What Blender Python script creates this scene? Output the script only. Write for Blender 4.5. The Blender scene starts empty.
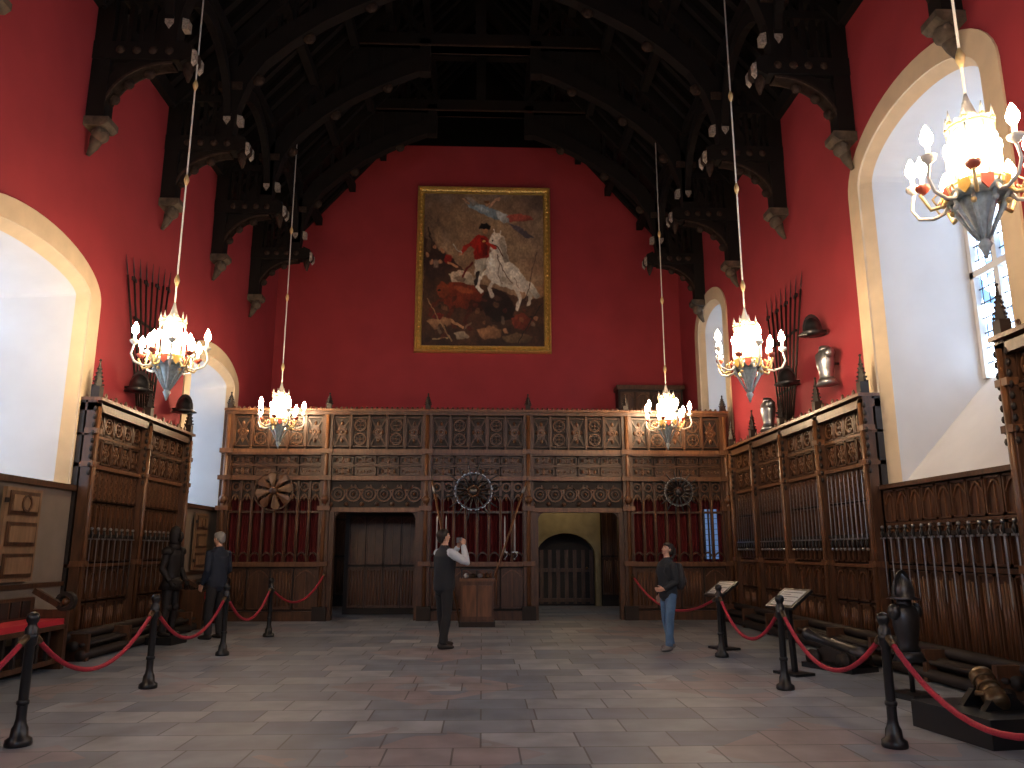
import bpy, bmesh, math, random
import numpy as np
from mathutils import Matrix, Vector, noise
from mathutils.bvhtree import BVHTree
random.seed(7)
S=bpy.context.scene
S.view_settings.view_transform='Standard'
pi=math.pi
XL,XR=-6.1,5.85
CX=(XL+XR)/2; HW=(XR-XL)/2
YB,YF=22.2,-6.0
YS=17.7
# ---------------------------------------------------------------- materials
MATS={}
def mat(name,col,rough=.6,metal=0,noise_amt=0,scale=5,emit=0,emcol=None,bump=0,stretch=None,col2=None,spec=None):
    m=bpy.data.materials.new(name); m.use_nodes=True
    nt=m.node_tree; b=nt.nodes['Principled BSDF']
    b.inputs['Base Color'].default_value=(*col,1); b.inputs['Roughness'].default_value=rough
    b.inputs['Metallic'].default_value=metal
    if spec is not None: b.inputs['Specular IOR Level'].default_value=spec
    if emit:
        b.inputs['Emission Color'].default_value=(*(emcol or col),1); b.inputs['Emission Strength'].default_value=emit
    if noise_amt or bump:
        tc=nt.nodes.new('ShaderNodeTexCoord'); mp=nt.nodes.new('ShaderNodeMapping')
        nt.links.new(tc.outputs['Object'],mp.inputs[0])
        if stretch: mp.inputs['Scale'].default_value=stretch
        n=nt.nodes.new('ShaderNodeTexNoise'); n.inputs['Scale'].default_value=scale; n.inputs['Detail'].default_value=6
        nt.links.new(mp.outputs[0],n.inputs['Vector'])
        r=nt.nodes.new('ShaderNodeValToRGB')
        c2=col2 or tuple(c*(1-noise_amt) for c in col)
        r.color_ramp.elements[0].position=.3; r.color_ramp.elements[1].position=.7
        r.color_ramp.elements[0].color=(*c2,1); r.color_ramp.elements[1].color=(*col,1)
        nt.links.new(n.outputs['Fac'],r.inputs[0]); nt.links.new(r.outputs[0],b.inputs['Base Color'])
        if bump:
            bp=nt.nodes.new('ShaderNodeBump'); bp.inputs['Strength'].default_value=bump; bp.inputs['Distance'].default_value=.02
            nt.links.new(n.outputs['Fac'],bp.inputs['Height']); nt.links.new(bp.outputs[0],b.inputs['Normal'])
    MATS[name]=m; return m
mat('red_wall',(.34,.030,.042),.8,noise_amt=.16,scale=1.3)
mat('wood',(.100,.042,.019),.38,noise_amt=.6,scale=3,stretch=(6,6,1),bump=.1)
mat('wood_light',(.18,.078,.034),.36,noise_amt=.55,scale=3,stretch=(6,6,1))
mat('wood_dark',(.016,.008,.005),.6,noise_amt=.4,scale=4)
mat('shutter_wood',(.26,.15,.08),.5,noise_amt=.35,scale=3,stretch=(6,6,1))
mat('plaster_taupe',(.24,.19,.145),.85,noise_amt=.15,scale=3)
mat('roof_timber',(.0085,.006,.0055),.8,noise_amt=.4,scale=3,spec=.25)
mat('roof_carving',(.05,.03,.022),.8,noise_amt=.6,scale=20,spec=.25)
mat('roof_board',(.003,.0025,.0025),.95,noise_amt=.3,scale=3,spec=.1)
mat('stone_cream',(.70,.56,.38),.85,noise_amt=.12,scale=4)
mat('stone_white',(.66,.66,.66),.85,noise_amt=.08,scale=2)
mat('stone_corbel',(.12,.09,.065),.9,noise_amt=.6,scale=9)
mat('stone_ochre',(.40,.31,.17),.9,noise_amt=.3,scale=4)
mat('steel',(.42,.43,.45),.33,.9,noise_amt=.3,scale=8)
mat('steel_dark',(.08,.08,.085),.4,.85,noise_amt=.3,scale=8)
mat('gold',(.85,.58,.17),.35,.7,noise_amt=.3,scale=14)
mat('gold_paint',(.8,.6,.28),.4,.3)
mat('brass',(.18,.12,.065),.45,.8,noise_amt=.4,scale=9)
mat('black',(.008,.008,.009),.35)
mat('rope_red',(.50,.02,.05),.7,noise_amt=.4,scale=60)
mat('curtain_red',(.15,.008,.01),.85,noise_amt=.3,scale=5)
mat('cushion_red',(.5,.015,.03),.8)
mat('shield_paint',(.50,.44,.38),.6,noise_amt=.7,scale=30)
mat('chand_blue',(.55,.66,.70),.45,.05,noise_amt=.4,scale=25)
mat('chand_white',(.85,.82,.74),.35,0)
mat('chand_red',(.40,.08,.05),.5)
mat('paper',(.5,.5,.5),.6)
mat('bulb',(1,.9,.75),.4,emit=100,emcol=(1,.74,.47))
mat('lantern',(1,.9,.75),.4,emit=46,emcol=(1,.74,.47))
mat('candle',(.9,.87,.78),.5,emit=2.0,emcol=(1,.8,.55))
mat('lead',(.05,.05,.055),.5,.5)
def glassmat():
    m=mat('window_glass',(.5,.6,.75),.2,emit=1)
    nt=m.node_tree; b=nt.nodes['Principled BSDF']
    tc=nt.nodes.new('ShaderNodeTexCoord'); v=nt.nodes.new('ShaderNodeTexVoronoi'); v.inputs['Scale'].default_value=5
    nt.links.new(tc.outputs['Object'],v.inputs['Vector'])
    r=nt.nodes.new('ShaderNodeValToRGB')
    r.color_ramp.elements[0].color=(.02,.08,.16,1); r.color_ramp.elements[1].color=(.70,.90,1.2,1)
    r.color_ramp.elements[0].position=.1; r.color_ramp.elements[1].position=.65
    s=nt.nodes.new('ShaderNodeSeparateColor'); nt.links.new(v.outputs['Color'],s.inputs[0])
    nt.links.new(s.outputs[0],r.inputs[0]); nt.links.new(r.outputs[0],b.inputs['Emission Color'])
    b.inputs['Emission Strength'].default_value=7.5
glassmat()
mat('blue_glass',(.1,.2,.5),.3,emit=.3,emcol=(.25,.45,.9))  # glow imitates daylight in the window beyond the screen
# floor
def floormat():
    m=mat('floor_slabs',(.2,.2,.22),.45); nt=m.node_tree; b=nt.nodes['Principled BSDF']; L=nt.links.new; N=nt.nodes.new
    tc=N('ShaderNodeTexCoord')
    def brick(c1,c2,mortar,w=.78,h=.5):
        k=N('ShaderNodeTexBrick'); k.inputs['Scale'].default_value=1; k.inputs['Color1'].default_value=(*c1,1); k.inputs['Color2'].default_value=(*c2,1)
        k.inputs['Mortar'].default_value=(*mortar,1); k.inputs['Mortar Size'].default_value=.008; k.inputs['Brick Width'].default_value=w; k.inputs['Row Height'].default_value=h
        k.inputs['Bias'].default_value=-.1; k.squash=.65; k.squash_frequency=3; k.offset=.42
        L(tc.outputs['Object'],k.inputs['Vector']); return k
    k1=brick((.17,.20,.245),(.34,.355,.38),(.11,.115,.12))
    k2=brick((.33,.25,.245),(.25,.215,.22),(.12,.11,.11))
    sep=N('ShaderNodeSeparateXYZ'); L(tc.outputs['Object'],sep.inputs[0])
    def math_(op,a,bv=None,c=None):
        n=N('ShaderNodeMath'); n.operation=op
        for i,x in enumerate((a,bv,c)):
            if x is None: continue
            if isinstance(x,(int,float)): n.inputs[i].default_value=x
            else: L(x,n.inputs[i])
        return n.outputs[0]
    px=math_('ABSOLUTE',math_('SUBTRACT',math_('MODULO',math_('ADD',sep.outputs[0],100.9),3.4),1.7))
    py=math_('ABSOLUTE',math_('SUBTRACT',math_('MODULO',math_('ADD',sep.outputs[1],100.2),3.0),1.5))
    su=math_('ADD',px,py)
    ring=math_('LESS_THAN',su,1.1)
    nz=N('ShaderNodeTexNoise'); nz.inputs['Scale'].default_value=1.1; L(tc.outputs['Object'],nz.inputs['Vector'])
    msk=math_('MULTIPLY',math_('MULTIPLY',ring,math_('GREATER_THAN',nz.outputs['Fac'],.45)),.65)
    mx=N('ShaderNodeMix'); mx.data_type='RGBA'; L(msk,mx.inputs[0]); L(k1.outputs[0],mx.inputs[6]); L(k2.outputs[0],mx.inputs[7])
    nf=N('ShaderNodeTexNoise'); nf.inputs['Scale'].default_value=2.5; nf.inputs['Detail'].default_value=8; L(tc.outputs['Object'],nf.inputs['Vector'])
    rr=N('ShaderNodeMapRange'); rr.inputs[1].default_value=.3; rr.inputs[2].default_value=.7; rr.inputs[3].default_value=.68; rr.inputs[4].default_value=1.15; L(nf.outputs['Fac'],rr.inputs[0])
    mm=N('ShaderNodeMix'); mm.data_type='RGBA'; mm.blend_type='MULTIPLY'; mm.inputs[0].default_value=1; L(mx.outputs[2],mm.inputs[6]); L(rr.outputs[0],mm.inputs[7])
    L(mm.outputs[2],b.inputs['Base Color'])
    r2=N('ShaderNodeMapRange'); r2.inputs[3].default_value=.36; r2.inputs[4].default_value=.62; L(nf.outputs['Fac'],r2.inputs[0]); L(r2.outputs[0],b.inputs['Roughness'])
    bp=N('ShaderNodeBump'); bp.inputs['Strength'].default_value=.3; bp.inputs['Distance'].default_value=.01; L(k1.outputs['Fac'],bp.inputs['Height']); bp.invert=True
    L(bp.outputs[0],b.inputs['Normal'])
floormat()
# ---------------------------------------------------------------- mesh builder
class MB:
    def __init__(s): s.v=[];s.f=[];s.fm=[];s.sm=[];s.mats=[];s.M=Matrix()
    def mi(s,m):
        if m not in s.mats: s.mats.append(m)
        return s.mats.index(m)
    def add(s,vs,fs,m,smooth=False):
        o=len(s.v); M=s.M
        s.v+=[tuple(M@Vector(p)) for p in vs]; k=s.mi(m)
        for f in fs: s.f.append(tuple(i+o for i in f)); s.fm.append(k); s.sm.append(smooth)
    def box(s,x0,x1,y0,y1,z0,z1,m):
        s.add([(x,y,z) for x in(x0,x1) for y in(y0,y1) for z in(z0,z1)],[(0,1,3,2),(4,6,7,5),(0,4,5,1),(2,3,7,6),(0,2,6,4),(1,5,7,3)],m)
    def beam(s,p0,p1,w,h,m,up=(0,0,1)):
        p0,p1=Vector(p0),Vector(p1); d=(p1-p0).normalized(); a=d.cross(Vector(up))
        if a.length<1e-4: a=d.cross(Vector((0,1,0)))
        a.normalize(); b=a.cross(d)
        vs=[p+a*i*w/2+b*j*h/2 for p in(p0,p1) for i,j in((-1,-1),(1,-1),(1,1),(-1,1))]
        s.add(vs,[(0,1,2,3),(7,6,5,4),(0,4,5,1),(1,5,6,2),(2,6,7,3),(3,7,4,0)],m)
    def tube(s,pts,rad,m,n=10,smooth=True,ref=None,cap=True):
        pts=[Vector(p) for p in pts]; k=len(pts)
        if not isinstance(rad,(list,tuple)): rad=[rad]*k
        vs=[];prev=Vector(ref) if ref else None
        for i,p in enumerate(pts):
            t=(pts[min(i+1,k-1)]-pts[max(i-1,0)]).normalized()
            if prev is None:
                prev=Vector((1,0,0)) if abs(t.x)<.9 else Vector((0,1,0))
            a=(prev-t*prev.dot(t))
            if a.length<1e-5: a=t.orthogonal()
            a.normalize(); prev=a; b=t.cross(a)
            r=rad[i]; ra,rb=(r if isinstance(r,(tuple,list)) else (r,r))
            for j in range(n):
                th=2*pi*j/n; vs.append(p+a*ra*math.cos(th)+b*rb*math.sin(th))
        fs=[(i*n+j,i*n+(j+1)%n,(i+1)*n+(j+1)%n,(i+1)*n+j) for i in range(k-1) for j in range(n)]
        if cap: fs+=[tuple(range(n))[::-1],tuple((k-1)*n+j for j in range(n))]
        s.add(vs,fs,m,smooth)
    def cyl(s,p0,p1,r0,m,r1=None,n=12,smooth=True): s.tube([p0,p1],[r0,r0 if r1 is None else r1],m,n,smooth)
    def lathe(s,prof,m,n=16,o=(0,0,0),smooth=True):
        s.tube([(o[0],o[1],o[2]+z) for r,z in prof],[max(r,.0005) for r,z in prof],m,n,smooth,ref=(1,0,0))
    def sph(s,c,r,m,n=12,R=None,k=8):
        if not isinstance(r,(tuple,list)): r=(r,r,r)
        vs=[];R=R or Matrix.Identity(3)
        for i in range(1,k):
            ph=pi*i/k
            for j in range(n):
                th=2*pi*j/n; vs.append(Vector(c)+R@Vector((r[0]*math.sin(ph)*math.cos(th),r[1]*math.sin(ph)*math.sin(th),r[2]*math.cos(ph))))
        vs+=[Vector(c)+R@Vector((0,0,r[2])),Vector(c)-R@Vector((0,0,r[2]))]
        T=len(vs)-2
        fs=[(i*n+j,(i+1)*n+j,(i+1)*n+(j+1)%n,i*n+(j+1)%n) for i in range(k-2) for j in range(n)]
        fs+=[(T,j,(j+1)%n) for j in range(n)]+[(T+1,(k-2)*n+(j+1)%n,(k-2)*n+j) for j in range(n)]
        s.add(vs,fs,m,True)
    def strip(s,inner,outer,y0,y1,m):
        k=len(inner);vs=[]
        for (a,b),(c,d) in zip(inner,outer): vs+=[(a,y0,b),(a,y1,b),(c,y1,d),(c,y0,d)]
        fs=[(i*4+j,i*4+(j+1)%4,(i+1)*4+(j+1)%4,(i+1)*4+j) for i in range(k-1) for j in range(4)]
        fs+=[(0,1,2,3),((k-1)*4+3,(k-1)*4+2,(k-1)*4+1,(k-1)*4)]
        s.add(vs,fs,m)
    def arc(s,cx,cz,r,a0,a1,w,y0,y1,m,n=8):
        A=[a0+(a1-a0)*i/n for i in range(n+1)]
        s.strip([(cx+(r-w/2)*math.cos(a),cz+(r-w/2)*math.sin(a)) for a in A],[(cx+(r+w/2)*math.cos(a),cz+(r+w/2)*math.sin(a)) for a in A],y0,y1,m)
    def prism(s,poly,y0,y1,m):
        k=len(poly)
        s.add([(a,y0,b) for a,b in poly]+[(a,y1,b) for a,b in poly],[tuple(range(k)),tuple(range(2*k-1,k-1,-1))]+[(i,(i+1)%k,k+(i+1)%k,k+i) for i in range(k)],m)
    def mesh(s,name,recalc=True):
        me=bpy.data.meshes.new(name); me.from_pydata([tuple(p) for p in s.v],[],s.f)
        for m in s.mats: me.materials.append(MATS[m])
        me.polygons.foreach_set('material_index',s.fm); me.polygons.foreach_set('use_smooth',s.sm)
        if recalc:
            bm=bmesh.new(); bm.from_mesh(me); bmesh.ops.recalc_face_normals(bm,faces=bm.faces); bm.to_mesh(me); bm.free()
        me.update(); return me
    def obj(s,name,loc=(0,0,0),rz=0,recalc=True):
        o=bpy.data.objects.new(name,s.mesh(name,recalc)); o.location=loc; o.rotation_euler=(0,0,rz)
        S.collection.objects.link(o); return o
def inst(name,src,loc,rz=0):
    o=bpy.data.objects.new(name,src.data); o.location=loc; o.rotation_euler=(0,0,rz); S.collection.objects.link(o); return o
RW=lambda X:Matrix(((0,-1,0,X),(1,0,0,0),(0,0,1,0),(0,0,0,1)))   # right wall: u->y, n-> -x
LW=lambda X:Matrix(((0,1,0,X),(1,0,0,0),(0,0,1,0),(0,0,0,1)))
FW=lambda Y:Matrix(((1,0,0,0),(0,-1,0,Y),(0,0,1,0),(0,0,0,1)))
# ---------------------------------------------------------------- shell
b=MB(); b.box(XL-2,XR+2,YF,YB+.3,-.1,0,'floor_slabs'); b.obj('floor')
def archpts(c,w,zb,zs,za,n=24):
    P=[(c-w,zb),(c-w,zs)]
    for i in range(1,n): 
        t=pi-pi*i/n; P.append((c+w*math.cos(t),zs+(za-zs)*math.sin(t)))
    return P+[(c+w,zs),(c+w,zb)]
ZT=10.15
def wall(name,side,X,wins):
    b=MB(); b.M=(RW(X) if side>0 else LW(X))
    ys=YF
    def q(u0,u1,z0a,z0b,z1a,z1b,m='red_wall'): b.add([(u0,0,z0a),(u1,0,z0b),(u1,0,z1b),(u0,0,z1a)],[(0,1,2,3)],m)
    for (c,w,zb,zs,za) in wins:
        P=archpts(c,w,zb,zs,za); q(ys,c-w,0,0,ZT,ZT); q(c-w,c+w,0,0,zb,zb)
        for i in range(1,len(P)-2): q(P[i][0],P[i+1][0],P[i][1],P[i+1][1],ZT,ZT)
        ys=c+w
    q(ys,YB,0,0,ZT,ZT)
    b.obj(name,recalc=False)
WR=[(2.2,1.85,2.4,7.0,8.05),(9.55,1.85,2.4,7.0,8.05),(19.2,1.4,2.4,7.2,8.1)]
WL=[(3.0,1.78,2.45,5.3,6.0),(10.3,1.78,2.45,5.3,6.0),(17.5,1.75,2.45,5.35,6.05)]
wall('wall_right',1,XR,WR); wall('wall_left',-1,XL,WL)
def window(i,side,X,W,gz):
    c,w,zb,zs,za=W
    b=MB(); b.M=(RW(X) if side>0 else LW(X))
    bw=.32
    A=archpts(c,w,zb,zs,za); I=archpts(c,w-bw,zb,zs,za-bw)
    b.strip([(p[0],p[1]) for p in I],[(p[0],p[1]) for p in A],-.02,.03,'stone_cream')
    Cc=archpts(c,w-bw-.12,zb,zs,za-bw-.12)
    def loft(P,n0,Q,n1,m):
        k=len(P); b.add([(p[0],n0,p[1]) for p in P]+[(p[0],n1,p[1]) for p in Q],[(j,j+1,k+j+1,k+j) for j in range(k-1)],m)
        b.add([(P[0][0],n0,P[0][1]),(P[-1][0],n0,P[-1][1]),(Q[-1][0],n1,Q[-1][1]),(Q[0][0],n1,Q[0][1])],[(0,1,2,3)],m)
    loft(I,0,Cc,-.14,'stone_cream')
    G=archpts(c,w-.70,gz,zs-.15,za-.7)
    loft(Cc,-.14,G,-1.4,'stone_white')
    b.obj('window_reveal.%03d'%i if i else 'window_reveal',recalc=False)
    g=MB(); g.M=b.M
    k=len(G); g.add([(p[0],-1.42,p[1]) for p in G],[tuple(range(k))],'window_glass')
    gw=w-.70; H=za-.7-gz
    for j in range(5):
        u=c-gw+2*gw*j/4; g.box(u-(.05 if j%4==0 else .04),u+.05,-1.42,-1.34,gz,zs-.1 if j%4==0 else za-.85,'stone_white')
    nz=int(H/.22)
    for j in range(1,nz): g.box(c-gw,c+gw,-1.405,-1.39,gz+j*.22-.008,gz+j*.22+.008,'lead')
    nu=int(2*gw/.14)
    for j in range(1,nu): u=c-gw+j*2*gw/nu; g.box(u-.005,u+.005,-1.405,-1.395,gz,zs+.15,'lead')
    g.strip(archpts(c,gw-.08,gz,zs-.15,za-.78),archpts(c,gw,gz,zs-.15,za-.7),-1.42,-1.33,'stone_white')
    g.box(c-gw,c+gw,-1.42,-1.33,(gz+zs)/2-.05,(gz+zs)/2+.05,'stone_white')
    g.obj('window_%d'%(i+1))
n=0
for W in WR: window(n,1,XR,W,3.9 if W[0]<15 else 3.0); n+=1
for W in WL: window(n,-1,XL,W,2.6); n+=1
def gable(name,Y):
    b=MB(); zt=13.75; xt=(17.2-zt)/(17.2-ZT)*HW
    b.add([(XL,Y,0),(XR,Y,0),(XR,Y,ZT),(CX+xt,Y,zt),(CX-xt,Y,zt),(XL,Y,ZT)],[(0,1,2,3,4,5)],'red_wall')
    b.add([(CX-xt,Y,zt),(CX+xt,Y,zt),(CX,Y,17.2)],[(0,1,2)],'roof_board'); b.obj(name,recalc=False)
gable('wall_back',YB); gable('wall_front',YF)
APX=17.1; SL=(APX-ZT)/HW
def rz(t): return ZT+(HW-t)*SL
b=MB()
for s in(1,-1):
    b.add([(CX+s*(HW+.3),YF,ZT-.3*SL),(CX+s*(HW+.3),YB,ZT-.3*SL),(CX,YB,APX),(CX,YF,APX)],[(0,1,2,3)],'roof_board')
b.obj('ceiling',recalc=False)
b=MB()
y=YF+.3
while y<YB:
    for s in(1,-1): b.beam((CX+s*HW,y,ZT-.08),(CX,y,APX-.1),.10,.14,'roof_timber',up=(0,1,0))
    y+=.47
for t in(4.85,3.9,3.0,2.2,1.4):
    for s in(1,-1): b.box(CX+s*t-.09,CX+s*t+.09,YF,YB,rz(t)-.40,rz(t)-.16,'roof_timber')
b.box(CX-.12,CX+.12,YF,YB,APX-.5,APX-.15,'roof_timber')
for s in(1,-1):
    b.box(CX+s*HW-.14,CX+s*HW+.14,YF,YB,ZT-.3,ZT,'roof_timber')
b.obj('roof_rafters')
# trusses
TY=[19.6-2.82*i for i in range(9)]
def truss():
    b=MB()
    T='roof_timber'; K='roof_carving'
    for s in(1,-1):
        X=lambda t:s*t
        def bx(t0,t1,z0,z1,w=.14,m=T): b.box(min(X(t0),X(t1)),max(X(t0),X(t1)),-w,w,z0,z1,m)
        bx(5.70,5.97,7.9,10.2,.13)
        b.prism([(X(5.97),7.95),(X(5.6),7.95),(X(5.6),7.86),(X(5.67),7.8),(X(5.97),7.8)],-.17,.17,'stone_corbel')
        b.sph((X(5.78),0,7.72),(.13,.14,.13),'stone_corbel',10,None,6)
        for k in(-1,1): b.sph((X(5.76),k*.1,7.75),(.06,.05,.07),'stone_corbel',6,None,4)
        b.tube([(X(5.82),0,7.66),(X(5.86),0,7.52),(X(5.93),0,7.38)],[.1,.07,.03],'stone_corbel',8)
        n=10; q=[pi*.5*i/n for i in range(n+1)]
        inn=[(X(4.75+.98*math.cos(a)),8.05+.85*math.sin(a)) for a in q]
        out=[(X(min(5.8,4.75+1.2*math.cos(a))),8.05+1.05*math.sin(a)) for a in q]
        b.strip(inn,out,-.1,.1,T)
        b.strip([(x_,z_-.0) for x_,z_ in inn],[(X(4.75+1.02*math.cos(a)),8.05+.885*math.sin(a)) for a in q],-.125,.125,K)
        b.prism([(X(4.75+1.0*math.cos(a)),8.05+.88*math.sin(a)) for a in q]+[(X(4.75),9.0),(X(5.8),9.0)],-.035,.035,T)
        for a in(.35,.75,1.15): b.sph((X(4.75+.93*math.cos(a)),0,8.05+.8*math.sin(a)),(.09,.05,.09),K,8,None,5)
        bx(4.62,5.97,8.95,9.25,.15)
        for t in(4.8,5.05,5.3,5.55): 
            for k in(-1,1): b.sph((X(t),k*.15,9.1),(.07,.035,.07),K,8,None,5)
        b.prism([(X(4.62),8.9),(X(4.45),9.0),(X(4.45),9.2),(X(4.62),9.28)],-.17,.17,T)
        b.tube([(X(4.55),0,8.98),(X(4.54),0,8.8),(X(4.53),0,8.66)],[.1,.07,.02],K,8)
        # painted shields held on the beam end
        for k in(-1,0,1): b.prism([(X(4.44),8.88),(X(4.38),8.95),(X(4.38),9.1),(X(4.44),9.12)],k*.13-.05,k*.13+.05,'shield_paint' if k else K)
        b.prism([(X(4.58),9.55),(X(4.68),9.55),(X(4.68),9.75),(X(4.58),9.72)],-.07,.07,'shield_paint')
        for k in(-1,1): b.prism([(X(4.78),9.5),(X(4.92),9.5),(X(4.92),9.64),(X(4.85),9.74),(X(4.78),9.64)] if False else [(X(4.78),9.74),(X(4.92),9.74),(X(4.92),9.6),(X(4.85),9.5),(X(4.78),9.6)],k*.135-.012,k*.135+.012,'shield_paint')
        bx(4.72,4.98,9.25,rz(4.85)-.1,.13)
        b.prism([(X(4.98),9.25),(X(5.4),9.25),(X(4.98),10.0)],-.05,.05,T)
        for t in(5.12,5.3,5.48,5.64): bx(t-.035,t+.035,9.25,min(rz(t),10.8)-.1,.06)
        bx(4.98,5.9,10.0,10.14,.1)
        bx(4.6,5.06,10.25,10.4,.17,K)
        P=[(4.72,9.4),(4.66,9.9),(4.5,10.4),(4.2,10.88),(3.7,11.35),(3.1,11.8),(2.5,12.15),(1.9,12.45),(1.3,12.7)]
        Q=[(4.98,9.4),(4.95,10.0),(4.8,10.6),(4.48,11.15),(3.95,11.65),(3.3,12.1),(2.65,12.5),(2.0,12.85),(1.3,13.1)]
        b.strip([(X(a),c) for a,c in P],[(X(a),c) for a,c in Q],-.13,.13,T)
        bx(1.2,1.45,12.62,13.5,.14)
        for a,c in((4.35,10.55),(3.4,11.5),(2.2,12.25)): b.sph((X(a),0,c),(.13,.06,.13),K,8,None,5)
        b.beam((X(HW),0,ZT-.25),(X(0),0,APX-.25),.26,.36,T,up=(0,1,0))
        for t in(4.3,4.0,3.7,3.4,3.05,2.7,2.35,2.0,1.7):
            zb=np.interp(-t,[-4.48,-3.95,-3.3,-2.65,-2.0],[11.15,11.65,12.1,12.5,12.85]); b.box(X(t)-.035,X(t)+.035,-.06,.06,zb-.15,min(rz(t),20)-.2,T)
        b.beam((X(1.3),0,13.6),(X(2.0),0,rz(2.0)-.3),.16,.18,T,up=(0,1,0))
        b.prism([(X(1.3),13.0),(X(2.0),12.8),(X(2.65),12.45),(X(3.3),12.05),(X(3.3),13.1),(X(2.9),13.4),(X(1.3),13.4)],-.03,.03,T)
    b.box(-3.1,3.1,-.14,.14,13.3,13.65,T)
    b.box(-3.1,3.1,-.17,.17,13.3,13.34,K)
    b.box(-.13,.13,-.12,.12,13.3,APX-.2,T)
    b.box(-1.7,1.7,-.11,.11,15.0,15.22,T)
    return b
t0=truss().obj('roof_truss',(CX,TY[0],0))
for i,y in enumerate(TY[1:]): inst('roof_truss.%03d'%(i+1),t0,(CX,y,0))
b=MB()
for i in range(len(TY)-1):
    ya,yb=TY[i+1],TY[i]; L=yb-ya
    for s in(1,-1):
        X=CX+s*4.85; b.M=Matrix(((0,1,0,X),(1,0,0,0),(0,0,1,0),(0,0,0,1)))
        for c in(ya,yb):
            n=8;inn=[];out=[]; sg=1 if c==ya else -1
            for k in range(n+1):
                a=pi/2*k/n
                inn.append((c+sg*(.13+(L/2-.13)*(1-math.cos(a))),9.5+1.25*math.sin(a))); out.append((c+sg*(.13+(L/2-.13)*(1-math.cos(a))),9.72+1.3*math.sin(a)))
            b.strip(inn,out,-.07,.07,'roof_timber')
b.obj('roof_arcade_braces')
# ---------------------------------------------------------------- panelling
def lathe_arch(b,u0,u1,z0,z1,y0,y1,m,w=.03):
    c=(u0+u1)/2;n=5
    for s,a in((1,u0),(-1,u1)):
        inn=[(a+s*(c-u0)*(t/n),z0+(z1-z0)*math.sin(pi/2*t/n)) for t in range(n+1)]
        out=[(p[0],p[1]+w*1.3) for p in inn]
        b.strip(inn,out,y0,y1,m)
def carved(b,u0,u1,z0,z1,n0,style,back='wood_dark'):
    W='wood';w=.025
    b.box(u0,u1,n0-.03,n0,z0,z1,back)
    b.box(u0,u1,n0,n0+.045,z0,z0+w,W);b.box(u0,u1,n0,n0+.045,z1-w,z1,W)
    b.box(u0,u0+w,n0,n0+.045,z0,z1,W);b.box(u1-w,u1,n0,n0+.045,z0,z1,W)
    cu,cz=(u0+u1)/2,(z0+z1)/2; hw,hh=(u1-u0)/2-w,(z1-z0)/2-w
    L='wood_light'
    if style=='quatre':
        nn=max(1,round(hh/hw)); 
        for k in range(nn):
            zc=z0+w+ (z1-z0-2*w)*(k+.5)/nn; R=min(hw,hh/nn)*.93
            b.arc(cu,zc,R*.9,0,2*pi,.022,n0,n0+.04,L,12)
            for a in range(4): 
                an=a*pi/2+pi/4; b.arc(cu+R*.42*math.cos(an),zc+R*.42*math.sin(an),R*.32,0,2*pi,.016,n0,n0+.03,W,8)
                b.sph((cu+R*1.1*math.cos(an),n0+.01,zc+R*1.1*math.sin(an)),(R*.14,.015,R*.14),W,5,None,3)
            b.sph((cu,n0+.02,zc),(R*.16,.02,R*.16),L,6,None,4)
    elif style=='lattice':
        b.beam((u0,n0+.015,z0),(u1,n0+.015,z1),.03,.022,W,up=(0,1,0)); b.beam((u0,n0+.015,z1),(u1,n0+.015,z0),.03,.022,W,up=(0,1,0))
        b.prism([(cu,cz-hh*.85),(cu+hw*.8,cz),(cu,cz+hh*.85),(cu-hw*.8,cz)],n0,n0+.012,W)
        for sx,sz in((1,0),(-1,0),(0,1),(0,-1)): b.sph((cu+sx*hw*.62,n0+.01,cz+sz*hh*.62),(.035,.03,.05),L,6,None,4)
        b.arc(cu,cz,min(hw,hh)*.45,0,2*pi,.02,n0,n0+.04,L,10); b.sph((cu,n0+.02,cz),(.03,.025,.03),L,6,None,4)
    elif style=='linen':
        b.box(u0+w,u1-w,n0,n0+.012,z0+w,z1-w,W)
        k=max(2,int((u1-u0)/.07))
        for i in range(k):
            u=u0+w+(u1-u0-2*w)*(i+.5)/k; b.cyl((u,n0+.012,z0+.07),(u,n0+.012,z1-.07-.03*(i%2)),.016,L,n=6)
    elif style=='tall':
        b.box(u0+w,u1-w,n0,n0+.01,z0+w,z1-w,W)
        lathe_arch(b,u0+w,u1-w,z1-.2,z1-.06,n0,n0+.035,L,.022)
        b.box(cu-.008,cu+.008,n0,n0+.028,z0+w,z1-.1,L)
def pinnacle(b,u,n,z0,z1,w=.09):
    b.box(u-w/2,u+w/2,n-w/2,n+w/2,z0,z0+(z1-z0)*.35,'wood_dark')
    b.tube([(u,n,z0+(z1-z0)*.35),(u,n,z1)],[w*.55,.008],'wood_dark',4,False)
    k=5
    for i in range(k):
        z=z0+(z1-z0)*(.38+.5*i/k); r=w*.55*(1-i/k)+.012
        for a in range(4): b.sph((u+r*math.cos(a*pi/2),n+r*math.sin(a*pi/2),z),.018,'wood_dark',5,None,3)
    b.sph((u,n,z1),.022,'wood_dark',6,None,4)
def pilaster(b,u,n0,z1,zp,w=.16):
    b.box(u-w/2,u+w/2,n0,n0+.14,0,z1,'wood')
    b.box(u-w/2-.03,u+w/2+.03,n0,n0+.17,0,.28,'wood_dark')
    b.cyl((u,n0+.15,.3),(u,n0+.15,z1-.1),.035,'wood_light',n=8)
    for i in range(9):
        z=z1-1.1+i*.12
        for k in(-1,1): b.sph((u+k*w*.55,n0+.13,z),(.03,.03,.045),'wood_dark',6,None,4)
    for z in(1.3,2.75,3.25):
        if z<z1: b.box(u-w/2-.02,u+w/2+.02,n0,n0+.18,z-.04,z+.04,'wood_light')
    pinnacle(b,u,n0+.08,z1,zp,w*.8)
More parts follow.
